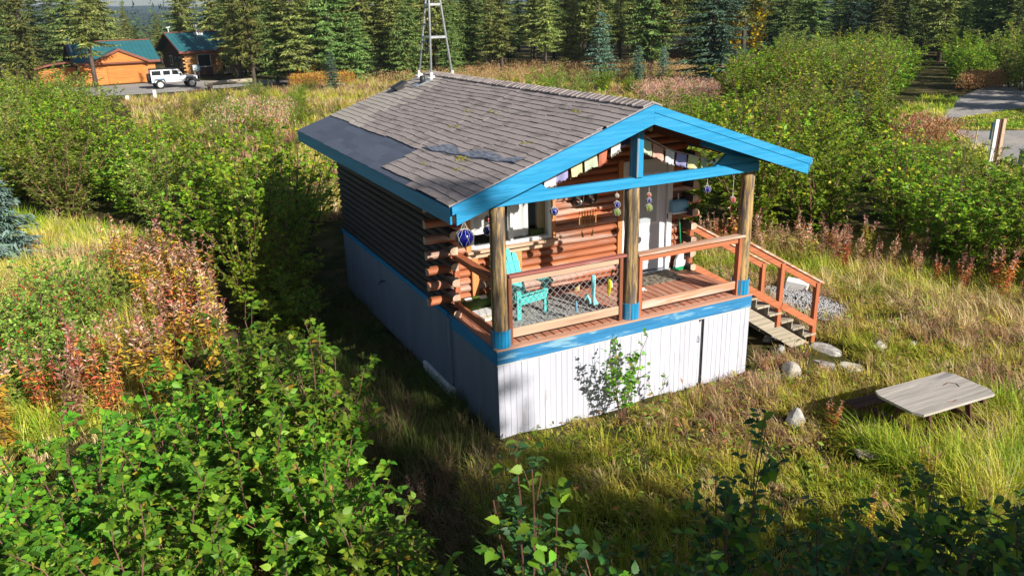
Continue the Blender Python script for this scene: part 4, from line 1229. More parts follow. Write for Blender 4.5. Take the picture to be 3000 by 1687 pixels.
put('ground', col_mesh('ground', V, [F], np.ones((len(V), 3)) * .1, 'soil', True), kind='structure')

def sheet(name, pts, z, m):
    """A flat sheet from left/right edge points."""
    Vv, Ff = [], []
    for (ax, ay), (bx, by) in pts: Vv += [(ax, ay, z), (bx, by, z)]
    for k in range(len(pts) - 1): Ff.append((2 * k, 2 * k + 1, 2 * k + 3, 2 * k + 2))
    return MB().add(Vv, Ff).build(name, m, kind='structure')
sheet('gravel_road', [((23, 2), (31, -10)), ((27.2, 9.6), (38, 2)), ((30.2, 14.2), (46, 10)), ((33.0, 17.4), (52, 15)), ((36.3, 20.1), (57, 20)), ((45, 24.8), (59, 23)), ((53, 28.4), (61, 25.5)), ((66, 32), (70, 28)), ((90, 36), (92, 30))], .03, 'road')
ISL = [(33.6, 17.0), (34.0, 15.6), (36.6, 14.0), (42, 15.0), (47, 18.4), (43.5, 19.6), (38.5, 19.2), (35.4, 18.5)]
MB().add([(x, y, .045) for x, y in ISL], [tuple(range(len(ISL)))]).build('grass_island', 'soil', None, kind='structure')
sheet('gravel_drive', [((-9.0, 72.5), (-10, 84.5)), ((-3, 70.8), (-3.5, 84)), ((4, 71), (3.6, 86)), ((9, 73), (9, 80)), ((16, 72.5), (16, 77))], .03, 'road')
# gravel at the foot of the stairs
gp_ = []
m_ = MB()
for k in range(2600):
    a, r = random.uniform(0, 6.283), math.sqrt(random.random())
    x_, y_ = 8.1 + .62 * r * math.cos(a), 1.75 + 1.2 * r * math.sin(a)
    x_ += .28 * (1.7 - y_) * -0.4
    m_.ball((x_, y_, float(gz(x_, y_)) + .015), random.uniform(.01, .024), 5, 3, (1, 1, .7), .3)
m_.build('gravel_patch', 'gravel', kind='stuff')

# far hills
hm = mat('hill_forest', (0.035, 0.06, 0.06), 0.95, 0.3, 0.02, spec=0.0)
M['hill_forest'] = hm
V, F = [], []
for k in range(121):
    a = R(-50 + k * 1.1)
    for r, h in ((700, -5), (1300, 6 + 4 * math.sin(k * .21) + 2 * math.sin(k * .73)), (2600, 40 + 10 * math.sin(k * .13 + 2.2) + 5 * math.sin(k * .47) + 3 * math.sin(k * 1.7)), (3900, 20)):
        V.append((-4.6 + r * math.sin(a), -9.9 + r * math.cos(a), h))
for k in range(120):
    for q in range(3): F.append((4 * k + q, 4 * k + q + 1, 4 * k + 5 + q, 4 * k + 4 + q))
MB().add(V, F).build('far_hills', 'hill_forest', None, True, kind='structure')

# ================================================================ plants
CAM = np.array([-4.6249, -9.883, 6.2394])
def unit(a): return a / np.maximum(np.linalg.norm(a, axis=-1, keepdims=True), 1e-9)
_s = [(.05, .16, .02), (.15, .42, .085), (.23, .38, .03), (.34, .5, .085), (.44, .42, .02), (.54, .41, .06), (.64, .29, .0), (.74, .22, .02), (.84, .11, -.05)]
_m = [(0, 0, 0), (.2, 0, .01), (.4, 0, .012), (.6, 0, 0), (.8, 0, -.035), (1, 0, -.1)]
TN = np.array(_m + _s + [(u, -v, w) for u, v, w in _s], float)
_L = [(0, 1, 7, 6), (1, 2, 8, 7), (2, 9, 8), (2, 3, 10, 9), (3, 11, 10), (3, 4, 12, 11), (4, 13, 12), (4, 5, 14, 13)]
_q = [f for f in _L if len(f) == 4] + [tuple((p if p < 6 else p + 9) for p in f)[::-1] for f in _L if len(f) == 4]
_t = [f for f in _L if len(f) == 3] + [tuple((p if p < 6 else p + 9) for p in f)[::-1] for f in _L if len(f) == 3]
TNF = [np.array(_q), np.array(_t)]
TF = np.array([(0, 0, 0), (.45, .42, .08), (1, 0, -.05), (.45, -.42, .08)], float)
TFF = [np.array([(0, 2, 1), (0, 3, 2)])]
def leaf_geo(P, A, N, S, wr, C, near):
    T, FF = (TN, TNF) if near else (TF, TFF)
    A = unit(A); B = unit(np.cross(N, A)); N = np.cross(A, B)
    k = len(T)
    V = P[:, None, :] + S[:, None, None] * (T[None, :, 0:1] * A[:, None, :] + wr * T[None, :, 1:2] * B[:, None, :] + T[None, :, 2:3] * N[:, None, :])
    idx = np.arange(len(P))[:, None, None] * k
    F = [(f[None] + idx).reshape(-1, f.shape[1]) for f in FF]
    return V.reshape(-1, 3), F, np.repeat(C, k, 0)
def palette(n, cols, w, g, jit=.18):
    cols = np.array(cols); k = g.choice(len(cols), n, p=np.array(w) / sum(w))
    return np.clip(cols[k] * (1 + g.normal(0, jit, (n, 1))) * (1 + g.normal(0, .06, (n, 3))), .004, .9)
ALDER = [(.16, .29, .018), (.11, .22, .018), (.26, .35, .025), (.38, .36, .03), (.46, .32, .04)]
ALDW = [.45, .25, .25, .04, .01]
NEARC = [(.13, .30, .022), (.085, .225, .022), (.22, .38, .03), (.34, .38, .035), (.46, .32, .04)]
BUSH = [(.20, .36, .024), (.135, .27, .02), (.31, .43, .03), (.46, .42, .035), (.5, .34, .04)]
WILLOW = [(.26, .36, .07), (.19, .29, .055), (.36, .42, .08), (.5, .44, .05)]

def alder(H, Rr, nst, ntw, nlf, ls, seed, cols=ALDER, w=ALDW, upright=.0, near=False, wr=.8, droop=0.15):
    """Stems spreading from the ground, twigs along them, leaves in two rows along each twig."""
    g = np.random.default_rng(seed)
    st = MB()
    P, A, N = [], [], []
    rr_ = random.Random(seed)
    for s in range(nst):
        az = 2.399963 * s + g.uniform(-.5, .5)
        u = math.sqrt((s + .5) / nst)
        tip = np.array([math.cos(az) * Rr * u, math.sin(az) * Rr * u, H * (1.0 - .28 * u * (1 - upright)) * g.uniform(.7, 1.14)])
        base = np.array([math.cos(az) * .12 * Rr * u, math.sin(az) * .12 * Rr * u, -.05])
        mid = base * .5 + tip * .5 + np.array([-math.cos(az), -math.sin(az), 0]) * Rr * u * .16
        tt = np.linspace(0, 1, 7)[:, None]
        cur = (1 - tt) ** 2 * base + 2 * tt * (1 - tt) * mid + tt ** 2 * tip
        cur[1:-1] += g.normal(0, .025, (5, 3))
        st.tube([tuple(p) for p in cur], [(.022 if not near else .012) * H / 3 * (1 - .8 * q / 6) + .003 for q in range(7)], 4, False)
        for k in range(ntw):
            t = (.22 if near else .07) + (.78 if near else .93) * (k + g.uniform(0, 1)) / ntw
            f = t * 6; i0 = min(int(f), 5)
            p0 = cur[i0] * (1 - f + i0) + cur[i0 + 1] * (f - i0)
            a2 = g.uniform(0, 6.283)
            out = np.array([math.cos(a2), math.sin(a2), 0]) * .75 + np.array([math.cos(az), math.sin(az), 0]) * .35 * u
            d = unit(out + np.array([0, 0, g.uniform(.05, .7) + upright]))
            Lt = (.22 + .3 * g.random()) * H / 3 * (1.25 - .7 * t) * 1.3
            nl = max(3, int(nlf * (.6 + .8 * g.random())))
            q = (np.arange(nl) + .6) / nl
            pts = p0 + d * (q * Lt)[:, None] + np.array([0, 0, -.12 * Lt]) * (q ** 2)[:, None]
            side = unit(np.cross(d, [0, 0, 1.0])) * np.where(np.arange(nl) % 2, 1, -1)[:, None]
            P.append(pts); A.append(side * .8 + d * .6 + np.array([0, 0, -droop]) + g.normal(0, .3, (nl, 3)))
            N.append(np.array([0, 0, 1.0]) + g.normal(0, .42, (nl, 3)))
            if near and k % 2 == 0:
                st.tube([tuple(p0), tuple(pts[-1])], [.005, .002], 3, False)
    P, A, N = map(np.concatenate, (P, A, N))
    S = ls * g.uniform(.5, 1.3, len(P))
    C = palette(len(P), cols, w, g)
    return st, P, A, N, S, wr, C
def plant_parts(par, st, P, A, N, S, wr, C, near=False, m='leaf', foliage='foliage', stemm='twig', mesh_only=False):
    V, F, CC = leaf_geo(P, A, N, S, wr, C, near)
    put(foliage, col_mesh(foliage, V, F, CC, m), par)
    st.build('stem', stemm, par)

# -- prototypes of the thicket bushes
protos = []
for k in range(9):
    H_, R_ = (3.0, 1.75) if k < 4 else (2.5, 1.5)
    t = thing('alder_bush', 'bushy green alder', 'bush')
    if k < 6: plant_parts(t, *alder(H_ * (1 + .08 * (k % 3 - 1)), R_, 17, 20, 16, .115, 100 + k, BUSH, ALDW))
    elif k < 8: plant_parts(t, *alder(3.1, 1.5, 15, 20, 18, .12, 100 + k, WILLOW, [.4, .3, .25, .05], .25, False, .42))
    else: plant_parts(t, *alder(3.3, 1.6, 15, 13, 10, .13, 100 + k, BUSH, [.3, .2, .3, .15, .05], .3))
    protos.append(t)
used = set()
def inpoly(x, y, poly):
    c = False
    for (ax, ay), (bx, by) in zip(poly, poly[1:] + poly[:1]):
        if (ay > y) != (by > y) and x < (bx - ax) * (y - ay) / (by - ay) + ax: c = not c
    return c
def scatter(poly, dmin, tries, rnd, keep=None):
    xs, ys = [p[0] for p in poly], [p[1] for p in poly]
    out = []
    for _ in range(tries):
        x, y = rnd.uniform(min(xs), max(xs)), rnd.uniform(min(ys), max(ys))
        if inpoly(x, y, poly) and (keep is None or keep(x, y)) and all((x - a) ** 2 + (y - b) ** 2 > dmin * dmin for a, b in out): out.append((x, y))
    return out
def place(pl, o, x, y, rot, sc, label, group):
    i_ = pl.index(o)
    key = id(o)
    if key not in used:
        used.add(key); o.location = (x, y, float(gz(x, y)) - .02); o.rotation_euler = (0, 0, rot); o.scale = sc if isinstance(sc, tuple) else (sc,) * 3
        o['label'] = label; o['group'] = group
        return o
    return copy_tree(o, (x, y, float(gz(x, y)) - .02), rot, sc, label, group)
rnd = random.Random(5)
TL = [(-16, 25), (-8.8, 22.4), (-5.2, 17.7), (-3.3, 14.6), (-2.6, 11.6), (-2.1, 9.2), (-1.4, 8.4), (-1.2, 10.5), (0.3, 13.2), (.6, 15.2), (-1.2, 18), (-3.4, 26), (-5.5, 40), (-6.5, 56), (-17, 62)]
for x, y in scatter(TL, 1.75, 5000, rnd):
    place(protos, rnd.choice(protos), x, y, rnd.uniform(0, 6.28), (lambda q: (q, q, q * rnd.uniform(.82, 1.18)))(rnd.uniform(.95, 1.15)), 'leafy green alder bush in the tall thicket on the shaded side of the cabin', 'alder bushes beside the shaded cabin wall')
TR = [(9.6, 8.6), (12.2, 5.6), (13.6, 3.2), (14.0, .9), (14.6, -1.2), (21, -2.5), (24.0, 6), (27, 15), (29, 18), (25, 21.5), (19, 22), (14, 23), (10.5, 21), (9.3, 14)]
def low_cap(x, y):
    """How tall the bushes stand where the road is seen over them."""
    dd = math.hypot(x - CAM[0], y - CAM[1]); be = math.degrees(math.atan2(x - CAM[0], y - CAM[1]))
    return 9 if be < 51.5 else 6.1 * (1 - dd / (44 if be < 57 else 40))
for x, y in scatter(TR, 1.75, 5000, rnd):
    s_ = min(rnd.uniform(.85, 1.08), low_cap(x, y) / 3.0)
    if s_ < .3: continue
    place(protos, rnd.choice(protos), x, y, rnd.uniform(0, 6.28), (max(s_, .75), max(s_, .75), s_ * rnd.uniform(.75, 1.12)), 'leafy green alder bush in the thicket beyond the stairs', 'alder bushes between the stairs and the gravel road')
TRF = [(34.5, 22.5), (40, 25.5), (47, 30), (55, 36), (62, 44), (68, 54), (58, 54), (46, 43), (36, 35), (29, 28)]
for x, y in scatter(TRF, 2.7, 2500, rnd):
    place(protos, rnd.choice(protos), x, y, rnd.uniform(0, 6.28), rnd.uniform(1.05, 1.4), 'rounded green alder bush on the far side of the gravel road bend', 'alder bushes between the road bend and the forest')
for x, y in [(53.6, 25.6), (55.5, 27.6), (52.3, 22.4)] + scatter([(55, 30), (66, 34), (72, 44), (62, 40)], 3, 60, rnd):
    place(protos, rnd.choice(protos), x, y, rnd.uniform(0, 6.28), rnd.uniform(1.2, 1.5), 'dark alder bush at the end of the shaded road', 'alder bushes closing the road end')
TB = [(6.5, 19), (12, 25), (21, 33), (31, 40), (33, 47), (24, 45), (13, 37), (6, 27)]
for x, y in scatter(TB, 2.5, 500, rnd):
    place(protos, rnd.choice(protos), x, y, rnd.uniform(0, 6.28), rnd.uniform(.55, .85), 'low alder bush in the meadow behind the cabin roof', 'low bushes in the meadow behind the cabin')
for x, y in scatter([(-2, 34), (3, 30), (7, 42), (12, 60), (6, 60), (-1, 46)], 2.1, 300, rnd):
    place(protos, rnd.choice(protos), x, y, rnd.uniform(0, 6.28), rnd.uniform(.4, .62), 'small scrubby bush in the dry meadow towards the log house', 'scrub in the dry meadow')
for x, y, sc in ((9.6, 87.5, .5), (8.2, 88.0, .45), (10.8, 88, .45)):
    place(protos, protos[1], x, y, rnd.uniform(0, 6), sc, 'dense low shrub under the log house windows', 'shrubs under the house windows')

for x, y, s_ in ((-1.55, 7.3, .72), (-1.5, 8.7, .85), (-1.9, 6.0, .55), (-2.3, 7.6, .8), (-1.4, 10.0, .95)):
    place(protos, rnd.choice(protos), x, y, rnd.uniform(0, 6.28), (.6, .6, s_), 'shaded alder bush squeezed close against the cabin wall', 'alder bushes against the cabin wall')
for x, y, s_ in ((13.7, -.4, .85), (14.1, -1.9, .8), (13.3, 1.6, .8)):
    place(protos, protos[s_ < .83], x, y, rnd.uniform(0, 6.28), s_, 'leafy alder bush at the edge of the dry weedy bank', 'alder bushes at the bank edge')
# -- near bushes, each grown for its place; leaves nearest the viewer are leaves one can pick out
leaf_m = []
for k in range(5):
    c = np.array(NEARC[(0, 1, 2, 0, 2)[k]])[None] * (1, .85, .95, 1.2, .8)[k]
    Vv, Ff, Cc = leaf_geo(np.zeros((1, 3)), np.array([[1.0, 0, 0]]), np.array([[0, 0, 1.0]]), np.ones(1), .66, c, True)
    leaf_m.append(col_mesh('leaf', Vv, Ff, Cc, 'leaf', False))
def near_bush(x, y, H, Rr, nst, ntw, nlf, ls, seed, label, group=None, pick=110, cols=NEARC, w=ALDW, upright=.3, name='alder_shrub', cat='shrub', wr=.66, stemm='twig', droop=.2):
    z0 = float(gz(x, y)) - .02
    t = thing(name, label, cat, (x, y, z0), 0, group)
    st, P, A, N, S, wr_, C = alder(H, Rr, nst, ntw, nlf, ls, seed, cols, w, upright, True, wr, droop)
    dd = np.linalg.norm(P + np.array([x, y, z0]) - CAM, axis=1) / S
    o = np.argsort(dd)
    top, rest_ = o[:pick], o[pick:]
    V, F, CC = leaf_geo(P[rest_], A[rest_], N[rest_], S[rest_], wr_, C[rest_], True)
    put('foliage', col_mesh('foliage', V, F, CC, 'leaf'), t)
    Ax = unit(A); B = unit(np.cross(N, Ax)); Nn = np.cross(Ax, B)
    for q in top:
        mt = Matrix(((Ax[q][0], B[q][0], Nn[q][0]), (Ax[q][1], B[q][1], Nn[q][1]), (Ax[q][2], B[q][2], Nn[q][2])))
        put('leaf', leaf_m[q % 5], t, P[q], mt.to_euler(), (S[q],) * 3)
    st.build('stem', stemm, t)
    return t
NB = [(-6.9, -1.9, 2.1, 1.15), (-5.7, -1.0, 2.3, 1.1), (-4.6, -.2, 2.3, 1.0), (-3.6, .9, 2.5, .95), (-2.75, -.3, 2.35, .8), (-3.9, -1.4, 2.2, 1.0), (-5.1, -2.6, 2.1, 1.1),
      (-6.5, -3.6, 2.0, 1.1), (-3.2, -2.2, 2.0, .85), (-4.4, -3.9, 1.9, 1.0), (-7.4, .1, 2.0, .9), (-2.9, -3.6, 1.8, .7), (-5.6, -4.9, 1.9, 1.0), (-3.7, -4.9, 1.7, .9)]
NB.sort(key=lambda p: -(p[0] * rt.x + p[1] * rt.y))
for k, (x, y, H_, R_) in enumerate(NB):
    near_bush(x, y, H_, R_, 19, 16, 11, .102, 300 + k, f'{"first second third fourth fifth sixth seventh eighth ninth tenth eleventh twelfth thirteenth fourteenth".split()[k]} broad-leaved alder of the sunny clump, counted from the cabin', 'sunny alder shrubs nearest the camera', 120)
near_bush(-3.28, 1.35, 2.62, .22, 3, 7, 6, .1, 351, 'slender alder shoot rising alone above its clump against the dark gap', None, 60, upright=.9, name='alder_shoot')
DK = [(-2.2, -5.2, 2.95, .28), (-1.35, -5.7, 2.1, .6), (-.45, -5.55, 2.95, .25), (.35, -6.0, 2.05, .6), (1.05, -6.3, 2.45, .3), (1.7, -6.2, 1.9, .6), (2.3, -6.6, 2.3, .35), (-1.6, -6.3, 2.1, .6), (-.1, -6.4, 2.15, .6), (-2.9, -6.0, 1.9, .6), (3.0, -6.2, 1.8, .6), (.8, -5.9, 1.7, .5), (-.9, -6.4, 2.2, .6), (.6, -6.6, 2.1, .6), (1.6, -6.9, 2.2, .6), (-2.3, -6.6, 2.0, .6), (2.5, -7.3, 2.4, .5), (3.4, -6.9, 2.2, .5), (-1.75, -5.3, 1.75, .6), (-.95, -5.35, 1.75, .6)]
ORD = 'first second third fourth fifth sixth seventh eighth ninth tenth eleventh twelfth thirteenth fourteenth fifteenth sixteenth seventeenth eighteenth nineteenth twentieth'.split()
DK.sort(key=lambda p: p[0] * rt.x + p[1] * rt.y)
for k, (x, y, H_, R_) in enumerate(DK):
    near_bush(x, y, H_, R_ * 1.1, 11, 10, 7, .105, 400 + k, f'{ORD[k]} dark alder with reddish stems in tree shade, counted from the sunny clump', 'shaded alder shoots nearest the camera', 110, cols=[(.06, .16, .045), (.045, .12, .04), (.13, .24, .03)], w=[.5, .35, .15], upright=.75, droop=.35)  # foliage palette dark and cool: tree shade put into the leaf colour
near_bush(1.95, -.45, 1.5, .5, 9, 10, 6, .075, 450, 'thin sapling growing against the white skirting', None, 120, upright=.5, name='sapling', wr=.95)
near_bush(2.75, -.3, .75, .25, 3, 4, 3, .06, 451, 'tiny twiggy sapling by the skirting access door', None, 20, upright=.5, name='sapling', wr=.95)
near_bush(6.1, 2.5, .8, .5, 9, 8, 8, .06, 452, 'small green bush growing under the stair handrail', None, 60)
near_bush(7.0, 2.9, .7, .5, 8, 8, 8, .06, 453, 'small leafy bush behind the far stair post', None, 60)
near_bush(-1.6, 5.2, 1.3, .4, 5, 8, 6, .06, 454, 'sparse pale bush in the dark gap beside the cabin', None, 40, upright=.4)

# -- rose bush with red hips
for k, (x, y, H_, R_) in enumerate([(-5.6, 7.8, 1.45, 1.05), (-6.9, 8.8, 1.45, 1.05), (-7.3, 6.9, 1.3, 1.0), (-6.2, 6.1, 1.15, .95), (-5.0, 9.2, 1.4, .9), (-6.0, 10.2, 1.5, 1.1), (-7.9, 8.2, 1.5, 1.1), (-6.7, 4.9, 1.3, 1.0), (-5.6, 5.0, 1.1, .85), (-7.6, 5.6, 1.4, 1.0), (-6.4, 7.4, 1.6, 1.1)]):
    t = thing('rose_bush', 'wild rose bush with bright small leaves and red hips', 'bush', (x, y, -.02), 0, 'wild rose bushes beside the fireweed')
    plant_parts(t, *alder(H_, R_, 18, 15, 16, .066, 500 + k, [(.32, .52, .08), (.22, .42, .06), (.42, .54, .1), (.13, .26, .05)], [.4, .3, .2, .1], .2, False, .75))
    hp = MB(); g = random.Random(k)
    for q in range(16):
        a, r = g.uniform(0, 6.28), g.uniform(.3, .95)
        hp.ball((R_ * r * math.cos(a), R_ * r * math.sin(a), H_ * (1.02 - .3 * r) * g.uniform(.75, 1)), .017, 6, 5)
    hp.build('rose_hips', fl_mat((.4, .015, .012)), t)

# -- spruces
def spruce(H, Rr, seed, bare=.12, step=.42, nbr=6, droop=.3, cols=((.07, .105, .032), (.05, .08, .03), (.105, .13, .04)), rag=.4, dens=19, tw=.14):
    g = np.random.default_rng(seed)
    P, A, N, S = [], [], [], []
    dead = MB()
    z = bare * H
    ph = 0
    while z < H * .985:
        t = (z - bare * H) / (H * (1 - bare))
        r0 = Rr * ((1 - t) ** .75) * (1 - .35 * max(0, .12 - t) / .12) + .1
        for k in range(nbr if t < .85 else 4):
            if g.random() < rag * .35: continue
            ph += 2.399 + g.normal(0, .4)
            r = r0 * (1 + g.normal(0, rag * .5)); r = max(.1, min(r, r0 * 1.6))
            dr = droop * (1 - .9 * t) + g.normal(0, .08)
            d = np.array([math.cos(ph), math.sin(ph), 0])
            ns_ = max(4, int(dens * (.45 + .55 * r / Rr)))
            s = (np.arange(ns_) + .7 + g.random(ns_) * .3) / ns_
            pts = d * (r * s)[:, None] + np.array([0, 0, 1.0]) * (z - dr * r * s + .25 * dr * r * s ** 2 * 2)[:, None]
            lat = np.array([-d[1], d[0], 0])
            tl = (.22 * r * (1.02 - s) + .14 + .04 * r) * g.uniform(.7, 1.3, ns_)
            for sg in (-1, 1, 0):
                a = d * (.55 if sg else 1) + lat * sg * .85 + np.array([0, 0, -.32]) + g.normal(0, .2, (ns_, 3))
                P.append(pts + g.normal(0, .03, (ns_, 3))); A.append(a)
                N.append(np.array([0, 0, 1.0]) + lat * sg * .2 + g.normal(0, .5, (ns_, 3)))
                S.append(tl * (1 if sg else .85))
        z += step * (1 - .45 * t) * g.uniform(.7, 1.3)
    P, A, N, S = map(np.concatenate, (P, A, N, S))
    C = palette(len(P), list(cols), [.45, .3, .25], g, .2)
    tr = MB().tube([(0, 0, -.1), (0, 0, H * .35), (g.normal(0, .05), g.normal(0, .05), H * .98)], [.016 * H + .03, .011 * H + .02, .015], 7)
    for k in range(int(bare * 50)):
        a, zz = g.uniform(0, 6.28), g.uniform(.25, 1) * bare * H
        tr.tube([(0, 0, zz), (math.cos(a) * Rr * .35, math.sin(a) * Rr * .35, zz - .2)], [.03, .008], 3, False)
    return tr, P, A, N, S, tw * 2.0, C
def spruce_thing(name, label, group, *a, barkm='bark', **kw):
    tr, P, A, N, S, wr, C = spruce(*a, **kw)
    t = thing(name, label, 'tree', (0, 0, 0), 0, group)
    V, F, CC = leaf_geo(P, A, N, S, wr, C, False)
    put('crown', col_mesh('crown', V, F, CC, 'needle'), t)
    tr.build('trunk', barkm, t, True)
    return t
OLIVE = ((.24, .29, .08), (.16, .205, .06), (.33, .34, .1))
GREEN = ((.17, .27, .075), (.12, .2, .06), (.25, .32, .09))
BLUEG = ((.14, .24, .165), (.1, .185, .13), (.2, .3, .21))
FG = 'tall spruces along the forest edge'
sp = [spruce_thing('spruce_tree', 'x', FG, 15, 2.56, 1, bare=.12, cols=OLIVE, rag=.6),
      spruce_thing('spruce_tree', 'x', FG, 16, 2.32, 2, bare=.2, cols=OLIVE, rag=.8),
      spruce_thing('spruce_tree', 'x', FG, 14, 2.68, 3, bare=.06, cols=GREEN, rag=.45),
      spruce_thing('spruce_tree', 'x', FG, 16, 2.07, 4, bare=.1, cols=GREEN, rag=.5),
      spruce_thing('spruce_tree', 'x', FG, 15, 2.44, 5, bare=.25, cols=OLIVE, rag=.9),
      spruce_thing('spruce_tree', 'x', FG, 13, 2.56, 6, bare=.03, cols=BLUEG, rag=.35)]
yg = [spruce_thing('young_spruce', 'x', 'young spruces', 6, 2.1, 7, bare=.02, cols=GREEN, rag=.2, step=.34, dens=16, droop=.15),
      spruce_thing('young_spruce', 'x', 'young spruces', 5, 1.3, 8, bare=.02, cols=BLUEG, rag=.2, step=.3, dens=15, droop=.15)]
blue_sp = spruce_thing('blue_spruce', 'pale blue-green young spruce at the edge of the tall thicket', None, 3.5, 1.15, 9, bare=.02, cols=((.19, .29, .26), (.13, .22, .19), (.25, .36, .32)), rag=.1, step=.2, nbr=8, dens=14, droop=.1, tw=.13)
blue_sp.location = (-7.85, 15.3, -.05)
named = [
  (1, 7.4, 62.8, (.66, .66, .95), 'olive spruce with a pale bare trunk standing between the log house porch and the meadow'),
  (0, 12.6, 70.2, 1.0, 'tall thin spruce with a grey trunk beside the yellow digger'),
  (4, -4.7, 82.6, .88, 'ragged sparse spruce standing in front of the orange garage'),
  (0, -10.8, 92, 1.0, 'big olive spruce beside the orange shed'),
  (2, 11.2, 72.5, (.7, .7, .9), 'bluish spruce standing just past the house porch'),
  (5, 41.6, 44.6, (1.45, 1.45, .95), 'broad blue-green spruce with drooping skirts beside the red hut'),
  (1, 45.6, 56.5, 1.1, 'tall spruce with a dark bare trunk in front of the red hut')]
for k, x, y, s, lb in named: place(sp, sp[k], x, y, rnd.uniform(0, 6), s, lb, FG)
ylist = [(0, 18.8, 70.2, 1.12, 'full round young spruce with branches to the ground at the meadow edge'),
         (0, 25.4, 74.0, 1.15, 'young spruce rising behind the antenna tower legs'),
         (1, 36.4, 47.8, .68, 'small dark young spruce alone in the reddish meadow'),
         (1, 34.2, 50.2, 1.25, 'slim young spruce in the meadow before the forest'),
         (1, 42.6, 52.6, .6, 'short young spruce by the broad blue-green one'),
         (1, 26.6, 16.8, .5, 'little blue-green spruce poking out of the alder thicket'),
         (1, 11.4, 7.2, .25, 'tiny bright spruce seedling in dry grass below the thicket'),
         (0, 28.5, 69.0, 1.35, 'broad young spruce with branches to the ground behind the ridge of the roof'),
         (0, 22.6, 66.5, 1.3, 'broad young spruce just past the antenna tower'),
         (1, 13.9, 62.0, .7, 'small spruce at the foot of the tall thin one')]
for k, x, y, s, lb in ylist: place(yg, yg[k], x, y, rnd.uniform(0, 6), s, lb, 'young spruces in the meadow')
# the belt of forest: by bearing from the camera
def bearing_x(px):      # world heading of an image column
    return yaw + math.atan((px - 1500) / 2346.64 / math.cos(pitch))
pts = []
for _ in range(5000):
    px, dist = rnd.uniform(-120, 3120), rnd.uniform(82, 150)
    if px < 760:
        if dist < 118: continue
        if 330 < px < 640 and dist < 128: continue
    elif 2150 < px < 2285 and dist < 112: continue
    elif px < 1000 and dist < 92: continue
    elif px > 2150 and dist < 92: continue
    a = bearing_x(px)
    x, y = CAM[0] + dist * math.sin(a), CAM[1] + dist * math.cos(a)
    if all((x - a_) ** 2 + (y - b_) ** 2 > 2.7 ** 2 for a_, b_, _, _ in pts): pts.append((x, y, px, dist))
    if len(pts) >= 225: break
for x, y, px, dist in pts:
    low = 455 < px < 640
    s = rnd.uniform(.42, .52) if low else (rnd.uniform(.55, 1.2) if dist < 115 else rnd.uniform(.85, 1.2))
    k = rnd.choice((0, 1, 2, 3, 4)) if px < 1900 else rnd.choice((0, 2, 3, 3, 4, 5))
    lb = 'tall ragged spruce in the forest edge behind the cabin' if 760 < px < 1900 else ('tall spruce in the forest behind the log house' if px <= 760 else 'tall dark spruce in the forest beyond the alder thicket')
    place(sp, sp[k], x, y, rnd.uniform(0, 6.28), (s, s, s * rnd.uniform(.9, 1.15)), lb, {'t': 'spruces behind the cabin'}.get('t') if 760 < px < 1900 else ('spruces behind the log house' if px <= 760 else 'spruces beyond the alder thicket'))
# trees whose shade falls on the scene from behind the viewer, and along the road
for x, y, s, lb in ((7.75, -25.3, (.8, .8, 1.23), 'tall spruce behind the viewer whose shade crosses the deck corner'), (11.2, -28.5, .78, 'spruce behind the viewer shading the near alders'), (5.6, -23.0, (.85, .85, .98), 'broad spruce behind the viewer shading the near alders'), (6.1, -24.4, (.8, .8, 1.08), 'second broad spruce behind the viewer'), (8.5, -25.2, (.3, .3, .97), 'narrow spruce behind the viewer'), (9.6, -24.6, (1.2, 1.2, .68), 'low broad spruce behind the viewer'), (4.6, -21.5, (1.1, 1.1, .62), 'lowest spruce behind the viewer'), (5.1, -22.5, (.95, .95, .92), 'spruce behind the viewer shading the ground by the skirting'), (5.0, -21.0, (1.2, 1.2, .8), 'spruce behind the viewer shading the path'), (3.4, -19.4, (1.1, 1.1, .69), 'small spruce behind the viewer'), (5.3, -20.2, (1.1, 1.1, .7), 'stocky spruce behind the viewer'),
                    (46.5, 12.4, (1.5, 1.5, .62), 'spruce shading the near bend of the road'), (51.5, 13.4, (1.4, 1.4, .72), 'spruce shading the middle of the road'), (57.5, 16.0, (1.5, 1.5, .8), 'spruce shading the end of the road')):
    place(sp, sp[3], x, y, 1.0, s, lb, None if False else 'spruces casting shade')
# woods farther back, read as one mass
g = np.random.default_rng(77)
P, A, N, S = [], [], [], []
for _ in range(2600):
    a = R(g.uniform(-22, 72)); dist = g.uniform(155, 620)
    x, y = CAM[0] + dist * math.sin(a), CAM[1] + dist * math.cos(a)
    h = g.uniform(7, 10.5)
    for q in range(16):
        t = q / 16 + g.uniform(-.02, .02); az = q * 2.4 + g.uniform(0, 1)
        P.append((x, y, h * (.06 + .94 * t))); A.append((math.cos(az), math.sin(az), -.35 + t * .9)); N.append((0, 0, 1)); S.append(h * (.2 * (1 - t) + .04))
    P.append((x, y, h * .9)); A.append((0, 0, 1)); N.append((1, 0, 0)); S.append(h * .13)
P, A, N, S = (np.array(v, float) for v in (P, A, N, S))
V, F, CC = leaf_geo(P, A, N + g.normal(0, .5, N.shape), S, .55, palette(len(P), [(.06, .1, .035), (.045, .08, .03), (.08, .12, .04)], [.4, .35, .25], g, .2), False)
put('distant_forest', col_mesh('distant_forest', V, F, CC, 'needle'), kind='stuff')
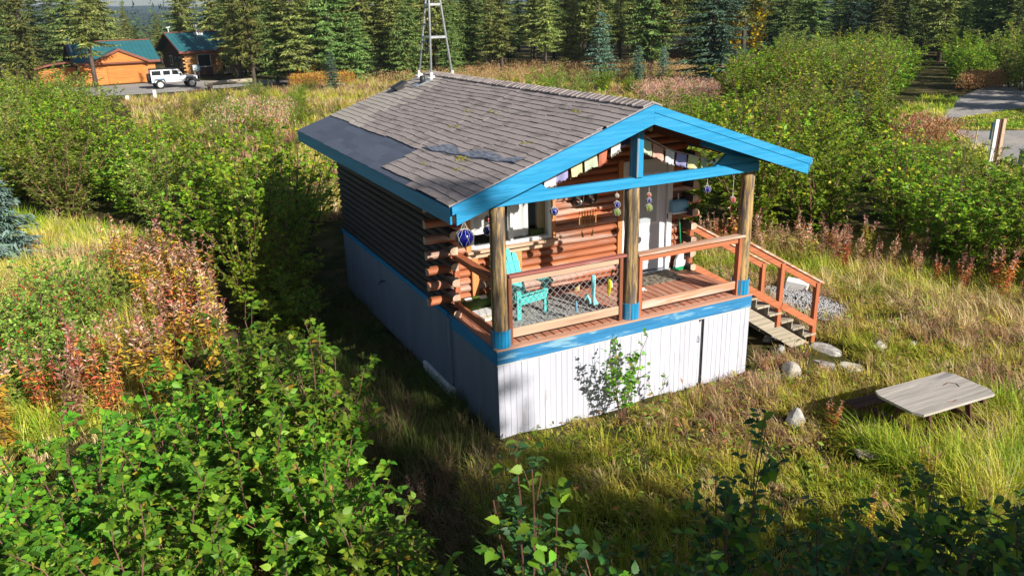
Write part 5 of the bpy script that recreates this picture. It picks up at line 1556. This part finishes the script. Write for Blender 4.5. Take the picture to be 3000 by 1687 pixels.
# yellow birches
for k, (x, y, s) in enumerate([(61.6, 61.2, .95), (60.0, 62.3, .7), (84, 74, .9)]):
    t = thing('birch_tree', ['tall golden birch among dark spruces', 'shorter golden birch beside the tall one', 'yellow-topped birch deeper in the forest'][k], 'tree', (x, y, 0), 0, 'golden birches in the forest edge')
    st, P, A, N, S, wr, C = alder(9 * s, 1.5 * s, 8, 12, 16, .3, 700 + k, [(.75, .52, .015), (.62, .42, .01), (.42, .38, .03)], [.5, .35, .15], .8, False)
    V, F, CC = leaf_geo(P, A, N, S, wr, C, False)
    put('crown', col_mesh('crown', V, F, CC, 'leaf'), t); st.build('trunk', 'bark', t)

# -- fireweed gone to seed: stem, long leaves, pale fluff
FW = dict(
    gold=[(.72, .46, .05), (.62, .48, .06), (.42, .44, .06)], red=[(.66, .24, .06), (.6, .14, .07), (.7, .4, .09)],
    brown=[(.5, .32, .16), (.56, .4, .24), (.4, .22, .1)], olive=[(.42, .44, .06), (.55, .45, .06), (.26, .32, .05)])
fwp = []
for k, (nm, cols) in enumerate(list(FW.items()) + [('gold', FW['gold']), ('brown', FW['brown'])]):
    g = np.random.default_rng(800 + k)
    H_ = 1.35
    t = thing('fireweed', 'x', 'plant')
    st = MB(); P, A, N, S, C = [], [], [], [], []
    for q in range(5):
        bx, by = g.normal(0, .07, 2); lx, ly = g.normal(0, .14, 2); h = H_ * g.uniform(.75, 1.05)
        st.tube([(bx, by, 0), (bx + lx * .5, by + ly * .5, h * .55), (bx + lx, by + ly, h)], [.007, .006, .003], 4, False)
        n_ = 46
        zz = np.sort(g.uniform(.12, .8, n_)); a = np.arange(n_) * 2.4
        P.append(np.stack([bx + lx * zz, by + ly * zz, zz * h], 1)); A.append(np.stack([np.cos(a), np.sin(a), g.normal(.1, .45, n_)], 1)); N.append(np.array([0, 0, 1.0]) + g.normal(0, .4, (n_, 3)))
        S.append(g.uniform(.09, .15, n_)); C.append(palette(n_, cols, [.45, .3, .25], g, .2))
        n_ = 20
        zz = g.uniform(.74, 1.0, n_); a = g.uniform(0, 6.28, n_)
        P.append(np.stack([bx + lx * zz, by + ly * zz, zz * h], 1)); A.append(np.stack([np.cos(a), np.sin(a), g.normal(.7, .4, n_)], 1)); N.append(g.normal(0, 1, (n_, 3)))
        S.append(g.uniform(.05, .10, n_)); C.append(palette(n_, [(.85, .68, .5), (.68, .38, .24), (.62, .2, .14)], [.3, .4, .3], g, .15))
    P, A, N, S, C = map(np.concatenate, (P, A, N, S, C))
    V, F, CC = leaf_geo(P, A, N, S, .34, C, False)
    put('foliage', col_mesh('foliage', V, F, CC, 'leaf'), t); st.build('stem', 'twig', t)
    fwp.append(t)
fl_lab = {0: 'golden-leaved fireweed in seed', 1: 'red-leaved fireweed in seed', 2: 'dry brown fireweed with pale fluff', 3: 'olive-yellow fireweed in seed', 4: 'golden-leaved fireweed in seed', 5: 'dry brown fireweed with pale fluff'}
for x, y in scatter([(-5.2, 12.6), (-4.0, 12.6), (-3.0, 9.5), (-3.0, 6.0), (-3.4, 4.2), (-5.2, 3.4), (-7.4, 3.0), (-7.2, 4.3), (-5.2, 5.2), (-4.4, 7.5), (-4.4, 10)], .5, 1200, rnd):
    k = rnd.choice((0, 0, 0, 1, 2, 3, 4, 4, 5))
    place(fwp, fwp[k], x, y, rnd.uniform(0, 6.28), rnd.uniform(.85, 1.3), fl_lab[k] + ' among the plants between the rose and the cabin', 'fireweed by the rose bushes')
WE = scatter([(8.6, 8.4), (11.4, 5.0), (12.6, 2.4), (12.9, -.6), (13.6, -2.4), (11.9, -1.2), (11.2, 1.6), (9.6, 4.2), (7.6, 6.4)], .42, 500, rnd)
for x, y in WE[:90]:
    k = rnd.choice((2, 5, 3, 2, 1))
    place(fwp, fwp[k], x, y, rnd.uniform(0, 6.28), rnd.uniform(.5, .95), fl_lab[k] + ' in the dry weedy bank below the thicket', 'dry weeds below the thicket')
for x, y, k in ((-1.1, -2.2, 0), (-1.8, -1.2, 5), (3.0, -4.3, 0), (4.5, -3.9, 4), (4.55, -2.35, 1), (5.4, -1.3, 3)):
    place(fwp, fwp[k], x, y, rnd.uniform(0, 6.28), .45, fl_lab[k] + ', small and alone in the yard grass', 'small fireweed in the yard grass')

# -- grass: every blade a bent strip, all in one mesh
def blades(P, az, lean, L, wd, C):
    n = len(P)
    d = np.stack([np.cos(az), np.sin(az), np.zeros(n)], 1); lat = np.stack([-np.sin(az), np.cos(az), np.zeros(n)], 1)
    upv = np.array([0, 0, 1.0])
    m1 = P + (d * (np.sin(lean) * .5)[:, None] + upv * (np.cos(lean * .75) * .55)[:, None]) * L[:, None]
    tip = m1 + (d * np.sin(np.minimum(lean * 1.6, 2.2))[:, None] * .55 + upv * np.cos(np.minimum(lean * 1.6, 2.2))[:, None] * .5) * L[:, None]
    tip[:, 2] = np.maximum(tip[:, 2], P[:, 2] + .02)
    w = wd[:, None] * .5
    V = np.stack([P - lat * w, P + lat * w, m1 + lat * w * .8, m1 - lat * w * .8, tip], 1).reshape(-1, 3)
    i = np.arange(n)[:, None] * 5
    return V, [i + np.array([[0, 1, 2, 3]]), i + np.array([[3, 2, 4]])], np.repeat(C, 5, 0)
def vnoise(x, y, s, seed):
    return (np.sin(x * s + seed) * np.cos(y * s * 1.13 + seed * 2.1) + np.sin((x + y) * s * .71 + seed * 3.3) + np.sin(x * s * 2.3 - y * s * 1.9 + seed) * .6) / 2.6
GC = np.array([(.24, .38, .03), (.44, .49, .045), (.6, .54, .1), (.7, .54, .28), (.42, .24, .14), (.12, .2, .025)])
def grass(name, poly, ntuft, nbl, Lr, wd, seed, excl=None, gc=None, dry=0.0, flow=1.0, bare=False):
    g = np.random.default_rng(seed)
    xs, ys = [p[0] for p in poly], [p[1] for p in poly]
    x = g.uniform(min(xs), max(xs), ntuft * 3); y = g.uniform(min(ys), max(ys), ntuft * 3)
    c = np.zeros(len(x), bool)
    for (ax, ay), (bx, by) in zip(poly, poly[1:] + poly[:1]):
        cond = (ay > y) != (by > y)
        with np.errstate(divide='ignore', invalid='ignore'):
            c ^= cond & (x < (bx - ax) * (y - ay) / (by - ay + 1e-12) + ax)
    if excl is not None: c &= ~excl(x, y)
    if bare: c &= vnoise(x, y, 1.9, seed + 40) + .5 * vnoise(x, y, 5.0, seed + 41) < .75
    x, y = x[c][:ntuft], y[c][:ntuft]
    n1, n2 = vnoise(x, y, 1.1, seed), vnoise(x, y, 2.7, seed + 5)
    hue = .55 * n1 + .4 * n2 + .6 * vnoise(x, y, .45, seed + 13) + g.normal(0, .3, len(x)) + dry
    ci = np.digitize(hue, [-.35, .05, .4, .75, 1.2])
    fl = (vnoise(x, y, .55, seed + 2) * 2.5 + 2.0) * flow + g.normal(0, .5, len(x))
    hgt = g.uniform(*Lr, len(x)) * (1 + .35 * vnoise(x, y, .9, seed + 9))
    upr = g.random(len(x)) < .2
    hgt = np.where((x > -.3) & (x < 5) & (y > -.6) & (y < 0), hgt * .55, hgt)
    T = np.repeat(np.arange(len(x)), nbl); m = len(T)
    rad = np.abs(g.normal(0, .085, m)); aa = g.uniform(0, 6.283, m)
    P = np.stack([x[T] + rad * np.cos(aa), y[T] + rad * np.sin(aa), np.zeros(m)], 1); P[:, 2] = gz(P[:, 0], P[:, 1]) - .02
    az = np.where(upr[T], aa, fl[T] + g.normal(0, 1.15, m))
    lean = np.where(upr[T], g.uniform(.1, .6, m), g.uniform(.45, 1.35, m))
    C = (GC if gc is None else np.array(gc))[ci[T]] * (1 + g.normal(0, .2, (m, 1))) * (1 + g.normal(0, .05, (m, 3)))
    V, F, CC = blades(P, az, lean, hgt[T] * g.uniform(.6, 1.2, m), wd * g.uniform(.7, 1.3, m), np.clip(C, .01, .8))
    return put(name, col_mesh(name, V, F, CC, 'grass'), kind='stuff')
def ex_near(x, y):
    c = (x > -.12) & (x < 4.98) & (y > -.12) & (y < 8.4)
    c |= (x > 4.8) & (x < 6.7) & (y > .1) & (y < 1.75)
    c |= ((x - 8.1) / .55) ** 2 + ((y - 1.7) / 1.1) ** 2 < 1
    for rx, ry, rr in ROCKS: c |= (x - rx) ** 2 + (y - ry) ** 2 < rr * rr
    return c
grass('yard_grass', [(-1.0, -8), (16, -8.5), (19, 2), (14.5, 5), (10.5, 9.5), (5, 12), (5, 0), (0, 0), (-1.2, -1)], 15000, 24, (.14, .36), .011, 21, ex_near, dry=.2, bare=True)
grass('bank_grass', [(7.6, 6.4), (11.4, 5.0), (13, 2.0), (13.6, -2.6), (16, -8), (10, -5), (9.4, 1), (8.6, 3.6)], 1700, 22, (.3, .6), .011, 29, ex_near, dry=.6)
grass('table_grass', [(4.4, -4.9), (7.6, -4.9), (7.6, -2.9), (6.9, -3.0), (6.4, -3.65), (5.2, -3.65), (4.75, -3.0), (4.3, -2.8)], 420, 24, (.5, .8), .011, 30, ex_near, dry=-.1)
grass('shade_toned_grass', [(-3, -5), (-1.0, -8), (-.6, -1), (.2, -.1), (-.1, 8.5), (-1.8, 9.5), (-2.8, 5), (-2.6, 1)], 1500, 20, (.15, .4), .011, 22, ex_near, dry=.1, gc=[(.07, .13, .02), (.1, .15, .025), (.12, .13, .04), (.2, .15, .08), (.14, .09, .05), (.05, .09, .02)])  # own palette, darkened so the gap beside the cabin looks shaded
grass('side_grass', [(-10, 1), (-8, 2.6), (-4.6, 4), (-4.2, 12), (-3.2, 14), (-5, 17.5), (-9, 22), (-12, 22)], 4200, 22, (.35, .75), .013, 23, ex_near, dry=.15)
grass('ground_litter', [(-9, -7), (-2.5, -7), (-2.2, 3), (-4, 4), (-8, 3)], 1500, 18, (.25, .45), .011, 26, None, dry=.2)
grass('meadow_grass', [(-3, 28), (1, 15), (6, 12), (12, 22), (34, 34), (48, 44), (60, 54), (62, 64), (40, 76), (20, 72), (12, 66), (-3, 66)], 12000, 15, (.4, .8), .03, 24, None, dry=.45)
grass('verge_grass', [(25, 6), (30, 13), (36, 19), (45, 24.5), (45, 27), (34, 21.5), (27, 17), (22, 8)], 1800, 14, (.25, .5), .03, 25, None, dry=-.2)
grass('island_grass', ISL, 1900, 16, (.1, .2), .035, 27, None, dry=-.3)
grass('bend_grass', [(36.3, 20.1), (45, 24.8), (45, 26.5), (36, 22.5)], 500, 16, (.12, .25), .035, 28, None, dry=-.3)
# broad-leaved weeds and fallen leaves among the grass
g = np.random.default_rng(91)
q_ = np.array(scatter([(-1.2, -6), (14, -7), (13, 4), (9, 8), (5.2, 8), (5.2, -.3), (-.3, -.3)], .16, 2600, rnd, lambda x, y: not bool(ex_near(np.array([x]), np.array([y]))[0])))
T_ = np.repeat(np.arange(len(q_)), 7); m__ = len(T_)
az = g.uniform(0, 6.283, m__)
P = np.stack([q_[T_, 0] + .05 * np.cos(az), q_[T_, 1] + .05 * np.sin(az), g.uniform(.02, .3, m__)], 1); P[:, 2] += gz(P[:, 0], P[:, 1])
A = np.stack([np.cos(az), np.sin(az), g.normal(.2, .35, m__)], 1)
V, F, CC = leaf_geo(P, A, np.array([0, 0, 1.0]) + g.normal(0, .45, (m__, 3)), g.uniform(.05, .13, m__), .5, palette(m__, [(.2, .34, .04), (.34, .36, .05), (.46, .3, .08), (.4, .2, .09)], [.4, .25, .2, .15], g, .2), False)
put('weeds', col_mesh('weeds', V, F, CC, 'leaf'), kind='stuff')
# -- fireweed meadows far off: one mass of pink and rust spires
g = np.random.default_rng(31)
Ps, Cs, Ss = [], [], []
for poly, n_, cols in (([(0.3, 36), (4.2, 34), (7, 45), (4, 52), (1.2, 46)], 300, [(.62, .36, .33), (.55, .16, .15), (.6, .48, .42), (.34, .36, .07), (.3, .36, .06)]),
                       ([(16, 62), (34, 52), (44, 50), (52, 58), (38, 74), (22, 70)], 1100, [(.46, .22, .12), (.5, .34, .18), (.42, .3, .12)]),
                       ([(26, 30), (33, 33), (38, 37), (34, 43), (29, 38)], 700, [(.55, .3, .24), (.5, .2, .15), (.5, .4, .3)]),
                       ([(44, 44), (56, 50), (58, 58), (50, 58)], 700, [(.52, .3, .22), (.46, .26, .16), (.5, .38, .26)]),
                       ([(27.6, 17.4), (31, 16.6), (29.4, 12.8), (26.8, 14)], 420, [(.42, .14, .07), (.45, .24, .12), (.4, .3, .2)]),
                       ([(50, 28), (55, 31), (57, 28.5), (53, 27)], 420, [(.42, .18, .07), (.45, .28, .12)]),
                       ([(11, 66), (17, 66), (18, 71), (12, 70)], 300, [(.45, .1, .06), (.5, .38, .05)])):
    p = np.array(scatter(poly, .12, n_ * 2, rnd))[:n_]
    for q in range(26):
        Ps.append(np.stack([p[:, 0] + g.normal(0, .2, len(p)), p[:, 1] + g.normal(0, .2, len(p)), g.uniform(.1, 1.15, len(p))], 1)); Ss.append(g.uniform(.08, .2, len(p))); Cs.append(palette(len(p), cols, np.ones(len(cols)), g, .2))
Ps, Ss, Cs = map(np.concatenate, (Ps, Ss, Cs))
A = np.stack([g.normal(0, .7, len(Ps)), g.normal(0, .7, len(Ps)), np.ones(len(Ps))], 1)
V, F, CC = leaf_geo(Ps, A, g.normal(0, 1, (len(Ps), 3)), Ss, .34, Cs, False)
put('fireweed_meadow', col_mesh('fireweed_meadow', V, F, CC, 'leaf'), kind='stuff')
for t in protos + sp + yg + fwp:
    if id(t) not in used: bpy.data.objects.remove(t)

# ================================================================ air
hz_ = bpy.data.materials.new('haze'); hz_.use_nodes = True
hn, hl = hz_.node_tree.nodes, hz_.node_tree.links
hn.remove(hn['Principled BSDF'])
pv = hn.new('ShaderNodeVolumePrincipled')
pv.inputs['Color'].default_value = (.62, .78, 1.0, 1)
pv.inputs['Density'].default_value = .00015
hl.new(pv.outputs['Volume'], hn['Material Output'].inputs['Volume'])
M['haze'] = hz_
MB().boxb((-4300, -4300, -7), (4300, 4300, 100)).build('haze', 'haze', kind='stuff')
